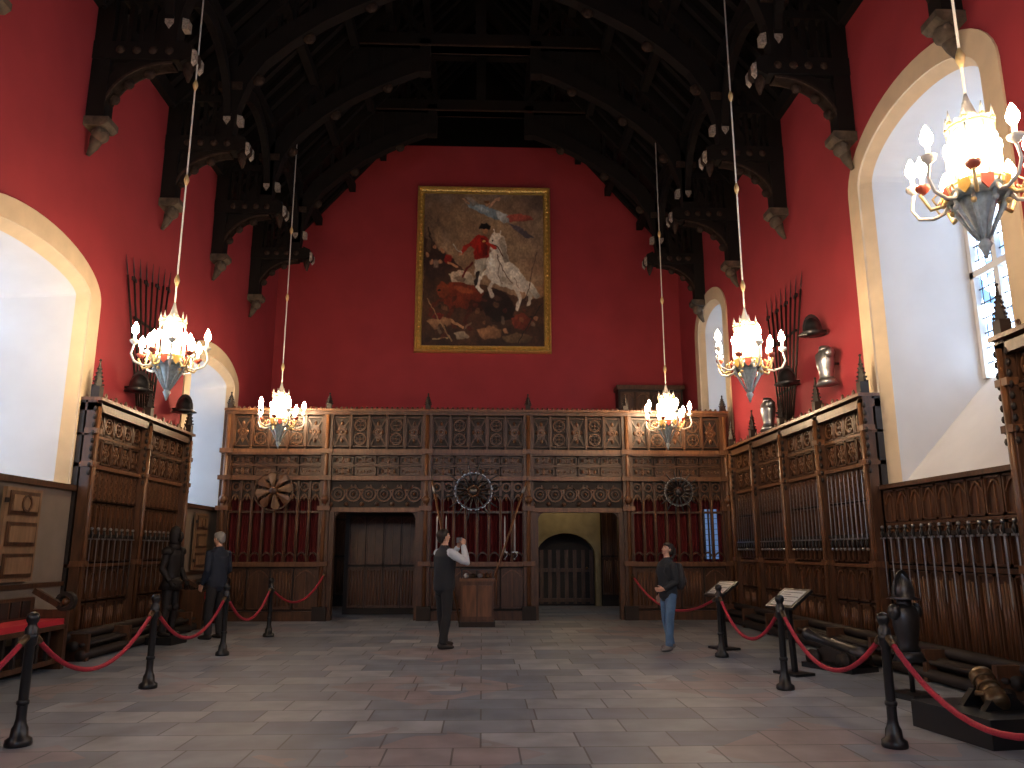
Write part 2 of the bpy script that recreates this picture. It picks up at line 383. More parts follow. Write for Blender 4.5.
def tall_panelling(name,M,u0,u1,posts,H=3.72,zp=4.35):
    b=MB(); b.M=M; d=.12
    b.box(u0,u1,0,d-.03,0,H,'wood_dark')
    b.box(u0,u1,0,d+.08,0,.22,'wood')
    for z,t,o in((1.27,.05,.06),(2.74,.06,.08),(3.2,.04,.05),(H-.1,.12,.14),(H+.02,.05,.2)): b.box(u0,u1,0,d+o,z-t/2,z+t/2,'wood_light' if t<.1 else 'wood')
    for a,c in zip(posts[:-1],posts[1:]):
        a2,c2=a+.08,c-.08; k=max(1,round((c2-a2)/.36)); st=(c2-a2)/k
        for i in range(k):
            x0,x1=a2+i*st+.01,a2+(i+1)*st-.01
            carved(b,x0,x1,.25,.72,d,'linen','wood'); carved(b,x0,x1,.75,1.23,d,'tall','wood')
            carved(b,x0,(x0+x1)/2-.005,1.32,2.2,d,'tall','wood'); carved(b,(x0+x1)/2+.005,x1,1.32,2.2,d,'tall','wood')
            carved(b,x0,(x0+x1)/2-.005,2.23,2.7,d,'quatre'); carved(b,(x0+x1)/2+.005,x1,2.23,2.7,d,'quatre')
            carved(b,x0,x1,2.79,3.17,d,'lattice'); carved(b,x0,x1,3.23,3.58,d,'quatre')
            b.sph(((x0+x1)/2,d+.1,H+.1),(.05,.02,.06),'wood',6,None,4)
            b.sph((x0,d+.1,H+.08),(.03,.02,.04),'wood',6,None,4)
    for p in posts: pilaster(b,p,d,H,zp+.0)
    return b.obj(name)
def low_panelling(name,M,u0,u1,H=2.4):
    b=MB(); b.M=M; d=.08
    b.box(u0,u1,0,d-.02,0,H,'wood_dark'); b.box(u0,u1,0,d+.08,0,.22,'wood')
    for z,t,o in((1.27,.05,.05),(H-.03,.06,.09),(1.85,.04,.04)): b.box(u0,u1,0,d+o,z-t/2,z+t/2,'wood')
    k=round((u1-u0)/.34); st=(u1-u0)/k
    for i in range(k):
        x0,x1=u0+i*st+.01,u0+(i+1)*st-.01
        carved(b,x0,x1,.25,1.23,d,'linen','wood'); carved(b,x0,x1,1.32,1.82,d,'tall','wood'); carved(b,x0,x1,1.88,2.32,d,'tall','wood')
    return b.obj(name)
def plaster_dado(name,M,u0,u1,H=2.45):
    b=MB(); b.M=M
    b.box(u0,u1,0,.05,0,H-.06,'plaster_taupe'); b.box(u0,u1,0,.12,H-.1,H-.02,'wood'); b.box(u0,u1,.05,.09,0,.3,'wood_dark'); b.box(u0,u1,.05,.09,1.0,1.06,'wood')
    return b.obj(name)
tall_panelling('wall_panelling',RW(XR-.02),11.05,YS-.28,[11.14,12.75,14.35,15.95,17.35])
tall_panelling('wall_panelling.001',RW(XR-.02),3.9,8.05,[3.98,5.3,6.6,7.96])
low_panelling('wainscot_panelling',RW(XR-.02),8.09,11.01)
low_panelling('wainscot_panelling.001',RW(XR-.02),YF+.05,3.86)
tall_panelling('wall_panelling.002',LW(XL+.02),11.8,15.75,[11.88,13.75,15.67],3.72,4.35)
tall_panelling('wall_panelling.003',LW(XL+.02),4.8,8.4,[4.9,6.6,8.32],3.72,4.35)
plaster_dado('dado_wall',LW(XL+.01),8.41,11.79)
plaster_dado('dado_wall.001',LW(XL+.01),15.76,YB-.3)
def rails(name,M,u0,u1):
    b=MB(); b.M=M
    for n,z,r in((.62,.08,.07),(.5,.2,.07),(.38,.32,.07),(.62,.22,.03)): b.cyl((u0,n,z),(u1,n,z),r,'wood_dark',n=10)
    b.box(u0,u1,.24,.4,0,.26,'wood_dark')
    u=u0+.1
    while u<u1: b.box(u-.04,u+.04,.24,.68,0,.36,'wood'); u+=1.3
    b.obj(name)
rails('plinth_rail',RW(XR),8.0,17.3); rails('plinth_rail.001',LW(XL),11.4,15.7)
# ---------------------------------------------------------------- screen
PX=[-5.72,-3.5,-1.26,1.03,3.28,5.55]
b=MB(); b.M=FW(YS)
W,Lt,Dk='wood','wood_light','wood_dark'
x0,x1=PX[0]-.1,PX[-1]+.1
b.box(x0,x1,-.22,-.03,3.05,4.58,Dk)
b.box(x0,x1,-.26,.12,4.50,4.60,W); b.box(x0,x1,-.1,.17,4.58,4.63,Lt)
b.box(x0,x1,-.1,.10,3.62,3.72,Lt); b.box(x0,x1,-.1,.14,3.58,3.63,W)
b.box(x0,x1,-.1,.09,3.02,3.12,Lt); b.box(x0,x1,-.1,.05,3.34,3.38,W)
u=x0+.06
while u<x1:
    b.sph((u,.03,4.66),(.032,.02,.045),W,6,None,4); u+=.115
for bi in range(5):
    a,c=PX[bi]+.1,PX[bi+1]-.1
    k=5; st=(c-a)/k
    for i in range(k):
        u0,u1=a+i*st+.02,a+(i+1)*st-.02
        carved(b,u0,u1,3.78,4.46,0,'quatre' if i%2 else 'lattice')
        b.box(a+i*st-.02,a+i*st+.02,0,.08,3.72,4.5,W)
        b.sph(((u0+u1)/2,.06,4.54),(.05,.04,.04),Lt,6,None,4)
    k=4; st=(c-a)/k
    for i in range(k):
        u0,u1=a+i*st+.015,a+(i+1)*st-.015
        carved(b,u0,u1,3.39,3.57,0,'lattice'); carved(b,u0,u1,3.13,3.33,0,'linen' if i%2 else 'lattice')
    if bi in(0,2,4):
        b.box(a-.1,c+.1,-.22,.0,0,1.18,Dk)
        b.box(a,c,-.05,.09,1.14,1.24,Lt); b.box(a,c,-.05,.12,0,.2,W)
        k=4; st=(c-a)/k
        for i in range(k): carved(b,a+i*st+.02,a+(i+1)*st-.02,.24,1.1,0,'tall' if i%2 else 'linen','wood')
        k=8; st=(c-a)/k
        for i in range(k+1):
            u=a+i*st; b.box(u-.03,u+.03,-.1,.02,1.24,3.05,W); b.cyl((u,.02,1.24),(u,.02,2.6),.014,Lt,n=6)
        for i in range(k):
            lathe_arch(b,a+i*st,a+(i+1)*st,2.45,2.68,-.06,-.01,Lt,.04)
            b.box(a+i*st+.02,a+(i+1)*st-.02,-.08,-.06,2.62,3.04,Dk)
            b.arc(a+(i+.5)*st,2.88,st*.36,0,2*pi,.035,-.06,-.01,Lt,8)
            b.sph((a+(i+.5)*st,-.02,2.62),(.03,.02,.05),Lt,6,None,4); b.sph((a+(i+.5)*st,-.03,2.88),(.03,.02,.03),Lt,6,None,4)
            lathe_arch(b,a+i*st,a+(i+1)*st,1.3,1.42,-.06,-.01,W,.03)
            b.box(a+i*st,a+(i+1)*st,-.05,-.01,2.3,2.35,W)
        N=120; vs=[]
        for j in range(N+1):
            uu=a+(c-a)*j/N; nn=-.2+.05*math.sin(j*.9)+.015*math.sin(j*2.3)
            vs+=[(uu,nn,1.15),(uu,nn,3.05)]
        fs=[(2*j,2*j+2,2*j+3,2*j+1) for j in range(N)]
        b.add(vs,fs,'curtain_red',True)
    else:
        b.box(a,c,-.18,-.04,2.38,3.05,Dk); b.box(a,c,-.2,.06,2.32,2.42,Lt)
        k=6; st=(c-a)/k
        for i in range(k):
            uc=a+(i+.5)*st
            b.arc(uc,2.72,st*.46,0,2*pi,.03,-.05,.0,Lt,12); b.arc(uc,2.72,st*.25,0,2*pi,.025,-.05,.0,W,8)
            if i: b.arc(a+i*st,2.95,st*.4,pi*1.05,pi*1.95,.025,-.05,.0,Lt,6)
            b.sph((uc,-.01,2.72),.035,Lt,6,None,4)
            b.sph((a+i*st+.02,-.01,2.5),(.05,.03,.05),W,6,None,4)
        for s,u in((1,a),(-1,c)):
            b.box(min(u,u+s*.12),max(u,u+s*.12),-.2,.04,0,2.35,W)
            q=[pi/2*i/6 for i in range(7)]
            b.strip([(u+s*(.12+.2-.2*math.cos(t)),2.15+.18*math.sin(t)) for t in q],[(u+s*.1,2.36) for t in q],-.14,-.02,W)
for i,u in enumerate(PX):
    w=.11
    b.box(u-w,u+w,-.24,.1,0,4.58,W); b.box(u-w-.04,u+w+.04,-.1,.16,0,.3,Dk)
    b.cyl((u,.12,.3),(u,.12,4.5),.045,Lt,n=8)
    for z in(1.2,2.4,3.07,3.67): b.box(u-w-.03,u+w+.03,-.1,.18,z-.05,z+.05,Lt)
    b.lathe([(.05,2.5),(.1,2.6),(.05,2.68)],Lt,8,(u,.12,0))
    pinnacle(b,u,.06,4.62,5.0,.11)
b.box(x0,x1,-(YB-YS)+.12,-.22,3.48,3.55,Dk)
scr=b.obj('carved_oak_screen')
b=MB(); b.M=FW(YB-.02)
b.box(-5.9,1.0,0,.06,0,3.45,'wood_dark')
for i in range(22):
    u=-5.8+i*.3
    if u+.28<1.0: carved(b,u,u+.28,.3,1.3,.06,'linen','wood'); carved(b,u,u+.28,1.35,2.3,.06,'tall','wood'); carved(b,u,u+.28,2.35,3.2,.06,'tall','wood')
b.box(3.3,5.75,0,.26,0,3.45,'wood_dark')
for i in range(8): carved(b,3.32+i*.3,3.6+i*.3,.3,1.3,.26,'linen','wood'); carved(b,3.32+i*.3,3.6+i*.3,1.35,3.2,.26,'tall','wood')
b.obj('passage_panelling')
b=MB(); b.M=FW(YB-.02)
P=archpts(2.3,.82,0,1.3,1.95,16); Q=archpts(2.3,1.35,0,3.4,3.44,16)
b.strip(P,[(min(max(p[0],1.02),3.28),p[1]) for p in Q],0,.22,'stone_ochre')
b.strip(P,archpts(2.3,.92,0,1.3,2.05,16),.2,.27,'stone_ochre')
b.obj('stone_doorway')
b=MB(); b.M=FW(YB-.02); 
b.prism(archpts(2.3,.81,0,1.3,1.94,16),.02,.07,'wood_dark')
for i in range(7): u=1.6+i*.23; b.box(u,u+.1,.07,.085,.05,1.5,'wood')
b.box(1.5,3.08,.07,.1,.9,1.0,'wood');b.box(1.5,3.08,.07,.1,.1,.2,'wood'); b.sph((2.9,.12,1.0),.04,'brass')
b.obj('door_1')
b=MB(); b.M=FW(YS+1.6)
for i in range(4): carved(b,-3.2+i*.42,-3.2+i*.42+.4,.15,1.1,0,'linen','wood'); carved(b,-3.2+i*.42,-3.2+i*.42+.4,1.15,2.3,0,'tall','wood')
b.box(-3.3,-1.5,-.06,-.02,0,2.4,'wood_dark'); b.box(-3.3,-1.5,-.06,.05,2.38,3.44,'wood_dark')
b.obj('door_2')
b=MB(); b.M=FW(YB-.02); b.box(3.85,5.7,0,.5,3.57,6.05,'wood_dark'); b.box(3.8,5.75,0,.56,5.98,6.1,'wood')
for i in range(4): carved(b,3.9+i*.44,3.9+i*.44+.42,4.0,5.9,.5,'tall','wood')
b.obj('gallery_doorcase')
b=MB(); b.M=FW(YS); b.box(5.02,5.32,-.085,-.07,1.3,2.4,'blue_glass')  # added glowing panel standing in for the wall window glimpsed through this bay
for i in range(3): b.box(5.02+.1*i-.02,5.02+.1*i+.02,-.07,-.05,1.3,2.4,'lead')
for i in range(9): b.box(5.02,5.32,-.07,-.06,1.35+i*.12,1.36+i*.12,'lead')
b.obj('window_glimpse_panel')
# ---------------------------------------------------------------- painting
def painting():
    NX,NY=330,436
    def nz(k,seed):
        r=np.random.RandomState(seed).rand(k+2,k+2)
        xs=np.linspace(0,k,NX);ys=np.linspace(0,k,NY); xi=xs.astype(int);yi=ys.astype(int); fx=xs-xi;fy=ys-yi
        fx=fx*fx*(3-2*fx);fy=fy*fy*(3-2*fy)
        a=r[yi][:,xi];b_=r[yi][:,xi+1];c=r[yi+1][:,xi];d_=r[yi+1][:,xi+1]
        return (a*(1-fx)+b_*fx)*(1-fy)[:,None]+(c*(1-fx)+d_*fx)*fy[:,None]
    fb=lambda s:nz(5,s)*.5+nz(11,s+1)*.3+nz(25,s+2)*.2
    U,V=np.meshgrid(np.linspace(419,547,NX),np.linspace(190,346,NY))
    Uw=U+(fb(10)-.5)*3+(nz(48,4)-.5)*1.6; Vw=V+(fb(20)-.5)*3+(nz(48,5)-.5)*1.6
    img=np.zeros((NY,NX,3)); 
    sm=lambda x:np.clip(x,0,1)
    brush=nz(34,77)*.6+nz(80,78)*.4
    def mixc(mask,col,tex=.3):
        nonlocal img
        m=mask[...,None]; c=np.array(col)[None,None,:]/255*(1+(brush-.5)*tex)[...,None]
        img=img*(1-m)+c*m
    img[:]=np.array((128,104,86))/255
    mixc(sm((V-190)/70)*.6,(164,130,98)); mixc(sm((U-500)/50)*.65*sm((300-V)/100),(88,80,86)); mixc(sm((212-V)/25)*.5,(100,86,76))
    mixc(sm(fb(40)*2.6-1.1)*.65,(182,156,124)); mixc(sm(fb(50)*2.6-1.2)*.7,(80,66,60)); mixc(sm(fb(70)*3-1.7)*.6*sm((280-V)/60),(132,126,128))
    def el(cx,cy,rx,ry,ang,col,al=1,soft=.35):
        a=math.radians(ang);dx=Uw-cx;dy=Vw-cy
        x=(dx*math.cos(a)+dy*math.sin(a))/rx;y=(-dx*math.sin(a)+dy*math.cos(a))/ry
        mixc(sm((1-np.sqrt(x*x+y*y))/soft)*al,col)
    def st(pts,w,col,al=1):
        dm=np.full(U.shape,1e9)
        for (ax,ay),(bx,by) in zip(pts[:-1],pts[1:]):
            vx,vy=bx-ax,by-ay; L=vx*vx+vy*vy; q=np.clip(((Uw-ax)*vx+(Vw-ay)*vy)/L,0,1)
            dm=np.minimum(dm,np.hypot(Uw-ax-q*vx,Vw-ay-q*vy))
        mixc(sm((w-dm)/(w*.4))*al,col)
    def pl(pts,col,al=1,shade=.3):
        ins=np.zeros(U.shape,bool); k=len(pts)
        for i in range(k):
            (x1,y1),(x2,y2)=pts[i],pts[(i+1)%k]
            if y1==y2: continue
            c=((y1>Vw)!=(y2>Vw))&(Uw<(x2-x1)*(Vw-y1)/(y2-y1)+x1); ins^=c
        f=ins.astype(float)
        for _ in range(2): f=(f+np.roll(f,1,0)+np.roll(f,-1,0)+np.roll(f,1,1)+np.roll(f,-1,1))/5
        mixc(f*al,col)
        if shade:
            xs=[p[0] for p in pts];ys=[p[1] for p in pts]
            g=sm(((U-min(xs))/(max(xs)-min(xs)+1e-6)+(V-min(ys))/(max(ys)-min(ys)+1e-6))/2-.4)*2
            mixc(f*al*sm(g)*shade*1.6,tuple(c*.4 for c in col))
    pl([(419,236),(428,240),(436,250),(448,256),(460,268),(480,284),(505,292),(530,300),(547,296),(547,346),(419,346)],(66,44,34),.9,0)
    mixc(sm((V-300)/40)*.55,(44,29,24)); mixc(sm(fb(90)*3-1.4)*sm((V-255)/20)*.5,(98,64,42)); el(537,292,14,7,0,(158,118,86),.7)
    for x,y,r in((424,262,6),(431,254,6),(439,258,7),(428,272,8),(437,270,7),(446,264,6)): el(x,y,r,r*1.4,10,(60,42,38)); el(x,y-r*1.2,2.4,2.8,0,(170,122,92))
    pl([(421,250),(424,228),(430,232),(427,252)],(112,96,80),.6); st([(428,248),(424,226)],.8,(60,44,36)); el(445,258,5,6,30,(150,40,32)); el(433,264,4,5,0,(132,112,98)); st([(446,262),(455,266)],1.5,(180,130,96))
    pl([(446,274),(456,269),(468,272),(477,279),(474,285),(462,283),(450,284)],(196,178,154)); pl([(450,278),(458,275),(466,279),(460,282)],(140,120,100))
    pl([(440,292),(446,283),(458,282),(470,284),(482,290),(488,300),(484,309),(470,312),(458,308),(448,310),(441,304)],(116,50,30))
    pl([(446,286),(438,282),(433,288),(434,296),(441,300),(448,296)],(132,64,38)); el(462,290,13,4,10,(156,82,50),.8); pl([(470,300),(486,304),(482,311),(466,312)],(62,30,22)); el(436,291,2,1.4,0,(30,18,14))
    st([(452,308),(446,318),(453,328)],2.4,(84,40,26)); st([(470,310),(464,322),(470,330)],2.2,(74,34,24)); st([(440,300),(430,306),(427,316)],2,(94,44,28))
    pl([(484,292),(496,289),(510,296),(517,308),(512,320),(498,322),(486,316),(480,304)],(44,29,25)); st([(512,316),(522,322),(534,318)],2.6,(36,25,22)); el(496,298,8,3,15,(84,58,48),.8)
    pl([(424,322),(436,317),(450,320),(448,327),(432,330)],(156,118,88)); pl([(428,318),(434,312),(442,316),(438,320)],(120,40,32)); st([(450,322),(462,328)],1.8,(172,132,100))
    pl([(476,330),(490,326),(502,330),(500,338),(482,339)],(146,106,76)); el(506,331,3,3,0,(162,118,88)); pl([(512,318),(526,312),(536,320),(530,330),(516,328)],(112,50,36)); el(538,318,3,3,0,(160,116,88)); pl([(502,336),(520,332),(536,336),(530,342),(508,342)],(106,84,62))
    pl([(452,334),(464,332),(470,338),(456,341)],(160,144,124)); st([(430,340),(446,338)],1,(150,132,100)); st([(524,304),(530,296)],2.4,(62,44,40)); el(531,293,2.6,3,0,(160,118,88))
    for i in range(30):
        r=np.random.RandomState(100+i); x=424+r.rand()*118; y=298+r.rand()*44; el(x,y,2+r.rand()*5,1.5+r.rand()*2.5,r.rand()*180,[(136,100,72),(66,41,33),(34,23,20),(106,48,34),(144,130,112)][r.randint(5)],.55)
    Hs=(222,214,202)
    st([(489,270),(480,275),(477,286),(481,291)],2.4,Hs); st([(496,278),(489,288),(493,297)],2.3,(196,186,174))
    st([(516,286),(522,299),(519,309)],2.6,(196,186,170)); st([(524,286),(533,296),(531,304)],2.4,(186,176,160)); pl([(526,278),(536,284),(543,296),(539,299),(530,290)],(200,192,178))
    pl([(490,235),(494,230),(500,231),(505,236),(508,243),(508,252),(511,260),(520,267),(528,278),(531,288),(524,292),(512,289),(500,286),(491,282),(486,275),(485,265),(487,256),(491,250),(487,246),(486,243)],Hs,1,.15)
    pl([(502,234),(507,240),(508,252),(511,261),(505,262),(502,250),(499,240)],(168,156,142)); el(508,281,10,4,25,(160,148,134),.8); el(492,264,4,9,-5,(238,234,226),.8); el(515,273,7,4,40,(232,226,216),.7)
    el(492,239,1.2,1.2,0,(40,32,28)); el(488,244.5,1.6,2,0,(120,102,92)); st([(489,242),(498,246),(504,256)],.7,(90,50,36)); st([(497,254),(503,270),(514,283)],.8,(120,104,92)); st([(495,231),(494,227)],1.0,Hs); st([(501,232),(502,228)],1.0,Hs)
    st([(503,284),(498,276),(500,262)],.7,(140,124,110),.8); st([(520,288),(516,278)],.7,(140,124,110),.8)
    pl([(470,238),(477,233),(486,235),(489,245),(488,256),(480,262),(473,257),(473,247),(466,243)],(176,42,32)); pl([(480,236),(486,238),(487,254),(482,256)],(124,28,24)); st([(472,240),(464,245),(459,252)],2.5,(178,46,34)); el(458,253,2,2,0,(186,140,108))
    st([(487,242),(495,247)],2.1,(182,52,38)); pl([(474,258),(486,257),(486,266),(480,276),(474,274)],(196,188,172)); st([(477,272),(475,283)],2.2,(40,28,26)); el(484,228.5,3.4,4.3,0,(180,128,94)); pl([(477,227),(479,221),(486,220),(491,224),(489,227),(482,226)],(36,30,32)); st([(459,252),(450,243)],.8,(180,176,166)); el(483,240,1.6,1.6,0,(200,170,96))
    st([(472,262),(466,268),(461,276)],1.4,(110,32,26))
    pl([(462,198),(472,200),(484,202),(497,206),(507,213),(500,217),(489,214),(476,209),(466,205)],(142,164,180)); pl([(472,203),(484,205),(492,210),(482,210)],(178,194,204)); pl([(497,207),(508,211),(514,219),(505,220),(498,215)],(178,184,188))
    st([(489,204),(494,197),(500,195)],1.6,(190,152,128)); el(487,200,2.8,3,0,(184,142,114)); el(486,198,3,2,0,(106,72,48)); st([(466,201),(461,196)],1.4,(190,152,128)); pl([(508,213),(520,210),(534,213),(537,217),(524,219),(512,219)],(168,86,74)); pl([(510,220),(522,224),(530,231),(538,236),(528,236),(518,228)],(98,90,102))
    pl([(478,202),(470,194),(462,193),(470,203)],(160,154,150),.8)
    st([(518,345),(545,303)],.8,(50,38,30)); st([(424,300),(450,342)],.8,(150,122,92)); st([(540,250),(528,300)],.6,(90,70,60))
    img*= (1+(nz(100,8)-.5)*.22+(fb(60)-.5)*.25)[...,None]
    img=np.clip(img*1.05,0,1)**2.35
    W_,H_=3.60,4.78
    xs=np.linspace(-W_/2,W_/2,NX);zs=np.linspace(H_/2,-H_/2,NY)
    Xg,Zg=np.meshgrid(xs,zs)
    co=np.stack([Xg,np.full_like(Xg,-.05),Zg],-1).reshape(-1,3)
    idx=np.arange(NX*NY).reshape(NY,NX)
    F=np.stack([idx[:-1,:-1],idx[1:,:-1],idx[1:,1:],idx[:-1,1:]],-1).reshape(-1,4)
    nb=len(co)
    fr=MB()
    def frm(w0,h0,w1,h1,y0,y1,m):
        a=[(-w0,y0,-h0),(w0,y0,-h0),(w0,y0,h0),(-w0,y0,h0)];c=[(-w1,y1,-h1),(w1,y1,-h1),(w1,y1,h1),(-w1,y1,h1)]
        fr.add(a+c,[(i,(i+1)%4,4+(i+1)%4,4+i) for i in range(4)],m)
    w,h=W_/2,H_/2
    prof=[(0,-.04),(.02,-.10),(.05,-.10),(.07,-.07),(.12,-.09),(.16,-.16),(.19,-.16),(.21,-.12),(.22,0)]
    for (a,y0),(c,y1) in zip(prof[:-1],prof[1:]): frm(w+a,h+a,w+c,h+c,y0,y1,'gold')
    for k in range(26):
        for s in(1,-1): fr.sph((-w-.1+(2*w+.2)*k/25,-.09,s*(h+.09)),.035,'gold',6,None,4)
    for k in range(34):
        for s in(1,-1): fr.sph((s*(w+.09),-.09,-h+2*h*k/33),.035,'gold',6,None,4)
    V_=co.tolist()+[list(p) for p in fr.v]; Fc=F.tolist()+[[i+nb for i in f] for f in fr.f]
    me=bpy.data.meshes.new('painting'); me.from_pydata(V_,[],Fc)
    m=mat('canvas',(.5,.5,.5),.5); at=m.node_tree.nodes.new('ShaderNodeAttribute'); at.attribute_name='paint'
    m.node_tree.links.new(at.outputs['Color'],m.node_tree.nodes['Principled BSDF'].inputs['Base Color'])
    me.materials.append(m); me.materials.append(MATS['gold'])
    me.polygons.foreach_set('material_index',[0]*len(F)+[1]*len(fr.f))
    ca=me.color_attributes.new('paint','FLOAT_COLOR','POINT')
    cols=np.ones((len(V_),4)); cols[:nb,:3]=img.reshape(-1,3); ca.data.foreach_set('color',cols.ravel())
    o=bpy.data.objects.new('framed_painting',me); o.location=(-0.02,YB-.01,9.74); S.collection.objects.link(o)
painting()
# ---------------------------------------------------------------- chandeliers
def chandelier():
    b=MB(); G='gold_paint'; WH='chand_white'
    b.cyl((0,0,.4),(0,0,6.6),.012,WH,n=6)
    for z in(1.0,2.6,4.2): b.lathe([(.014,z-.09),(.035,z-.03),(.04,z),(.035,z+.03),(.014,z+.09)],G,8)
    b.lathe([(.10,.42),(.06,.48),(.03,.58),(.012,.66)],WH,10)
    b.lathe([(.04,-.12),(.115,-.1),(.125,.0),(.125,.32),(.09,.40),(.03,.44)],'lantern',8,smooth=False)
    for i in range(8):
        a=2*pi*i/8; x,y=.17*math.cos(a),.17*math.sin(a)
        b.cyl((x,y,-.16),(x,y,.36),.013,WH,n=5); b.tube([(x,y,.36),(x,y,.50)],[.024,.003],WH,5); b.sph((x,y,.38),.026,G,6,None,4)
        a2=a+pi/8; b.sph((.16*math.cos(a2),.16*math.sin(a2),.38),.022,'candle',6,None,4)
        b.tube([(.19*math.cos(a2),.19*math.sin(a2),-.12),(.19*math.cos(a2),.19*math.sin(a2),.1)],.018,'candle',6)
        b.sph((.19*math.cos(a2),.19*math.sin(a2),.16),(.03,.03,.065),'bulb',6,None,5)
    for z,r in((-.16,.2),(.34,.18)): b.lathe([(r-.03,z-.015),(r,z-.015),(r+.008,z),(r,z+.015),(r-.03,z+.015)],G,16)
    for i in range(10):
        a=2*pi*(i+.5)/10; R=.5 if i%2 else .40; zc=.0 if i%2 else -.13
        c,s_=math.cos(a),math.sin(a)
        P=[(.2,-.22),(.27,-.32),(.36,-.34),(R-.02,-.3),(R+.03,-.2),(R,zc-.06)]
        b.tube([(r*c,r*s_,z) for r,z in P],[.02,.018,.016,.015,.014,.013],WH if i%2 else G,6)
        b.tube([(.3*c,.3*s_,-.33),(.34*c,.34*s_,-.25),(.29*c,.29*s_,-.2),(.26*c,.26*s_,-.24)],.009,G,5)
        b.lathe([(.012,zc-.07),(.055,zc-.03),(.062,zc),(.02,zc)],WH if i%2 else 'chand_red',8,(R*c,R*s_,0))
        b.cyl((R*c,R*s_,zc),(R*c,R*s_,zc+.08),.02,'candle',n=6)
        b.lathe([(.014,zc+.08),(.043,zc+.12),(.05,zc+.16),(.03,zc+.22),(.004,zc+.27)],'bulb',7,(R*c,R*s_,0))
        b.M=Matrix.Rotation(a+pi/10,4,'Z')@Matrix.Rotation(pi/2,4,'Z')
        b.prism([(-.045,-.18),(.045,-.18),(.045,-.25),(0,-.31),(-.045,-.25)],-.265,-.25,'gold' if i%2 else 'chand_red')
        b.M=Matrix()
    b.lathe([(.18,-.2),(.24,-.2),(.25,-.24),(.24,-.28),(.2,-.28)],'chand_blue',16)
    for i in range(8):
        a=2*pi*i/8; c,s_=math.cos(a),math.sin(a)
        b.tube([(.22*c,.22*s_,-.26),(.17*c,.17*s_,-.38),(.10*c,.10*s_,-.52),(.04*c,.04*s_,-.64)],[.014,.02,.016,.01],'chand_blue',5)
        b.sph((.2*c,.2*s_,-.36),.026,G if i%2 else 'chand_blue',6,None,4)
    b.lathe([(.14,-.28),(.11,-.38),(.06,-.52),(.03,-.64),(.055,-.68),(.03,-.73),(.008,-.8)],'chand_blue',10)
    return b
CH=[(4.02,5.75,4.58),(3.93,11.15,4.42),(4.03,16.75,4.42),(-4.52,11.1,4.38),(-4.4,16.85,4.42),(-4.4,5.5,4.42),(4.0,.2,4.42),(-4.4,.2,4.42)]  # trailing entries hang out of view, added as extra light sources
c0=chandelier().obj('chandelier',CH[0])
for i,p in enumerate(CH[1:]): inst('chandelier.%03d'%(i+1),c0,p,.2*i)
# ---------------------------------------------------------------- barriers
def post():
    b=MB(); b.lathe([(.095,0),(.10,.015),(.095,.05),(.065,.07),(.06,.13),(.045,.16),(.038,.2),(.036,.74),(.05,.76),(.05,.88),(.036,.9),(.034,.92),(.047,.94),(.052,.965),(.04,.995),(.01,1.01)],'black',16)
    b.lathe([(.04,.3),(.047,.31),(.047,.33),(.04,.34)],'black',12); b.lathe([(.05,.80),(.054,.82),(.05,.84)],'steel_dark',12)
    return b
PL=[(-3.6,3.9),(-3.62,6.7),(-3.69,9.3),(-3.76,12.05),(-3.76,14.55)]; PR=[(3.1,3.8),(3.22,6.4),(3.34,8.95),(3.44,11.6)]
p0=post().obj('stanchion_post',(*PL[0],0)); k=1
for p in PL[1:]+PR: inst('stanchion_post.%03d'%k,p0,(*p,0)); k+=1
def rope(i,A,B,sag):
    b=MB(); A,B=Vector(A),Vector(B); n=16
    P=[A.lerp(B,t/n)-Vector((0,0,sag*4*(t/n)*(1-t/n))) for t in range(n+1)]
    b.tube(P,.021,'rope_red',8)
    for q,w in((P[0],P[1]),(P[-1],P[-2])): b.cyl(q,q.lerp(w,.55),.028,'brass',n=8)
    b.obj('velvet_rope' if not i else 'velvet_rope.%03d'%i)
k=0
for L_ in(PL,PR):
    for a,c in zip(L_[:-1],L_[1:]): rope(k,(a[0],a[1]+.055,.82),(c[0],c[1]-.055,.82),.42); k+=1
rope(k,(-3.76,14.61,.82),(-3.4,17.5,1.0),.4); rope(k+1,(3.44,11.66,.82),(3.3,17.5,.95),.42)
# ---------------------------------------------------------------- weapons
def sword(b,u,n,z,L,up=1,m='steel'):
    b.tube([(u,n,z),(u,n,z+up*L*.9),(u,n,z+up*L)],[(.02,.005),(.014,.004),(.002,.001)],m,4,False,ref=(1,0,0))
    b.box(u-.065,u+.065,n-.012,n+.012,z-.012,z+.012,'steel'); b.cyl((u,n,z),(u,n,z-up*.13),.014,'black',n=6); b.sph((u,n,z-up*.15),.026,'steel',6,None,4)
    b.arc(u,z-up*.06,.055,-pi/2,pi/2,.01,n-.004,n+.004,'steel',5)
def swords(name,M,segs):
    b=MB(); b.M=M
    for u0,u1,up,n,st,L in segs:
        u=u0
        while u<u1: sword(b,u,n,1.66,L if up>0 else .8,up); u+=st
        b.box(u0-.05,u1,n-.05,n-.01,1.68,1.73,'wood_dark')
    b.obj(name)
swords('wall_swords',RW(XR-.02),[(11.35,12.65,1,.24,.145,1.0),(12.95,14.2,1,.24,.145,.95),(14.55,15.8,1,.24,.145,.95),(16.15,17.2,1,.24,.145,.95),(8.2,11.0,-1,.18,.2,.8)])
swords('wall_swords.001',RW(XR-.02),[(4.1,7.75,1,.24,.16,1.0)])
swords('wall_swords.002',LW(XL+.02),[(12.1,13.55,-1,.24,.2,.7),(14.0,15.5,-1,.24,.2,.7)])
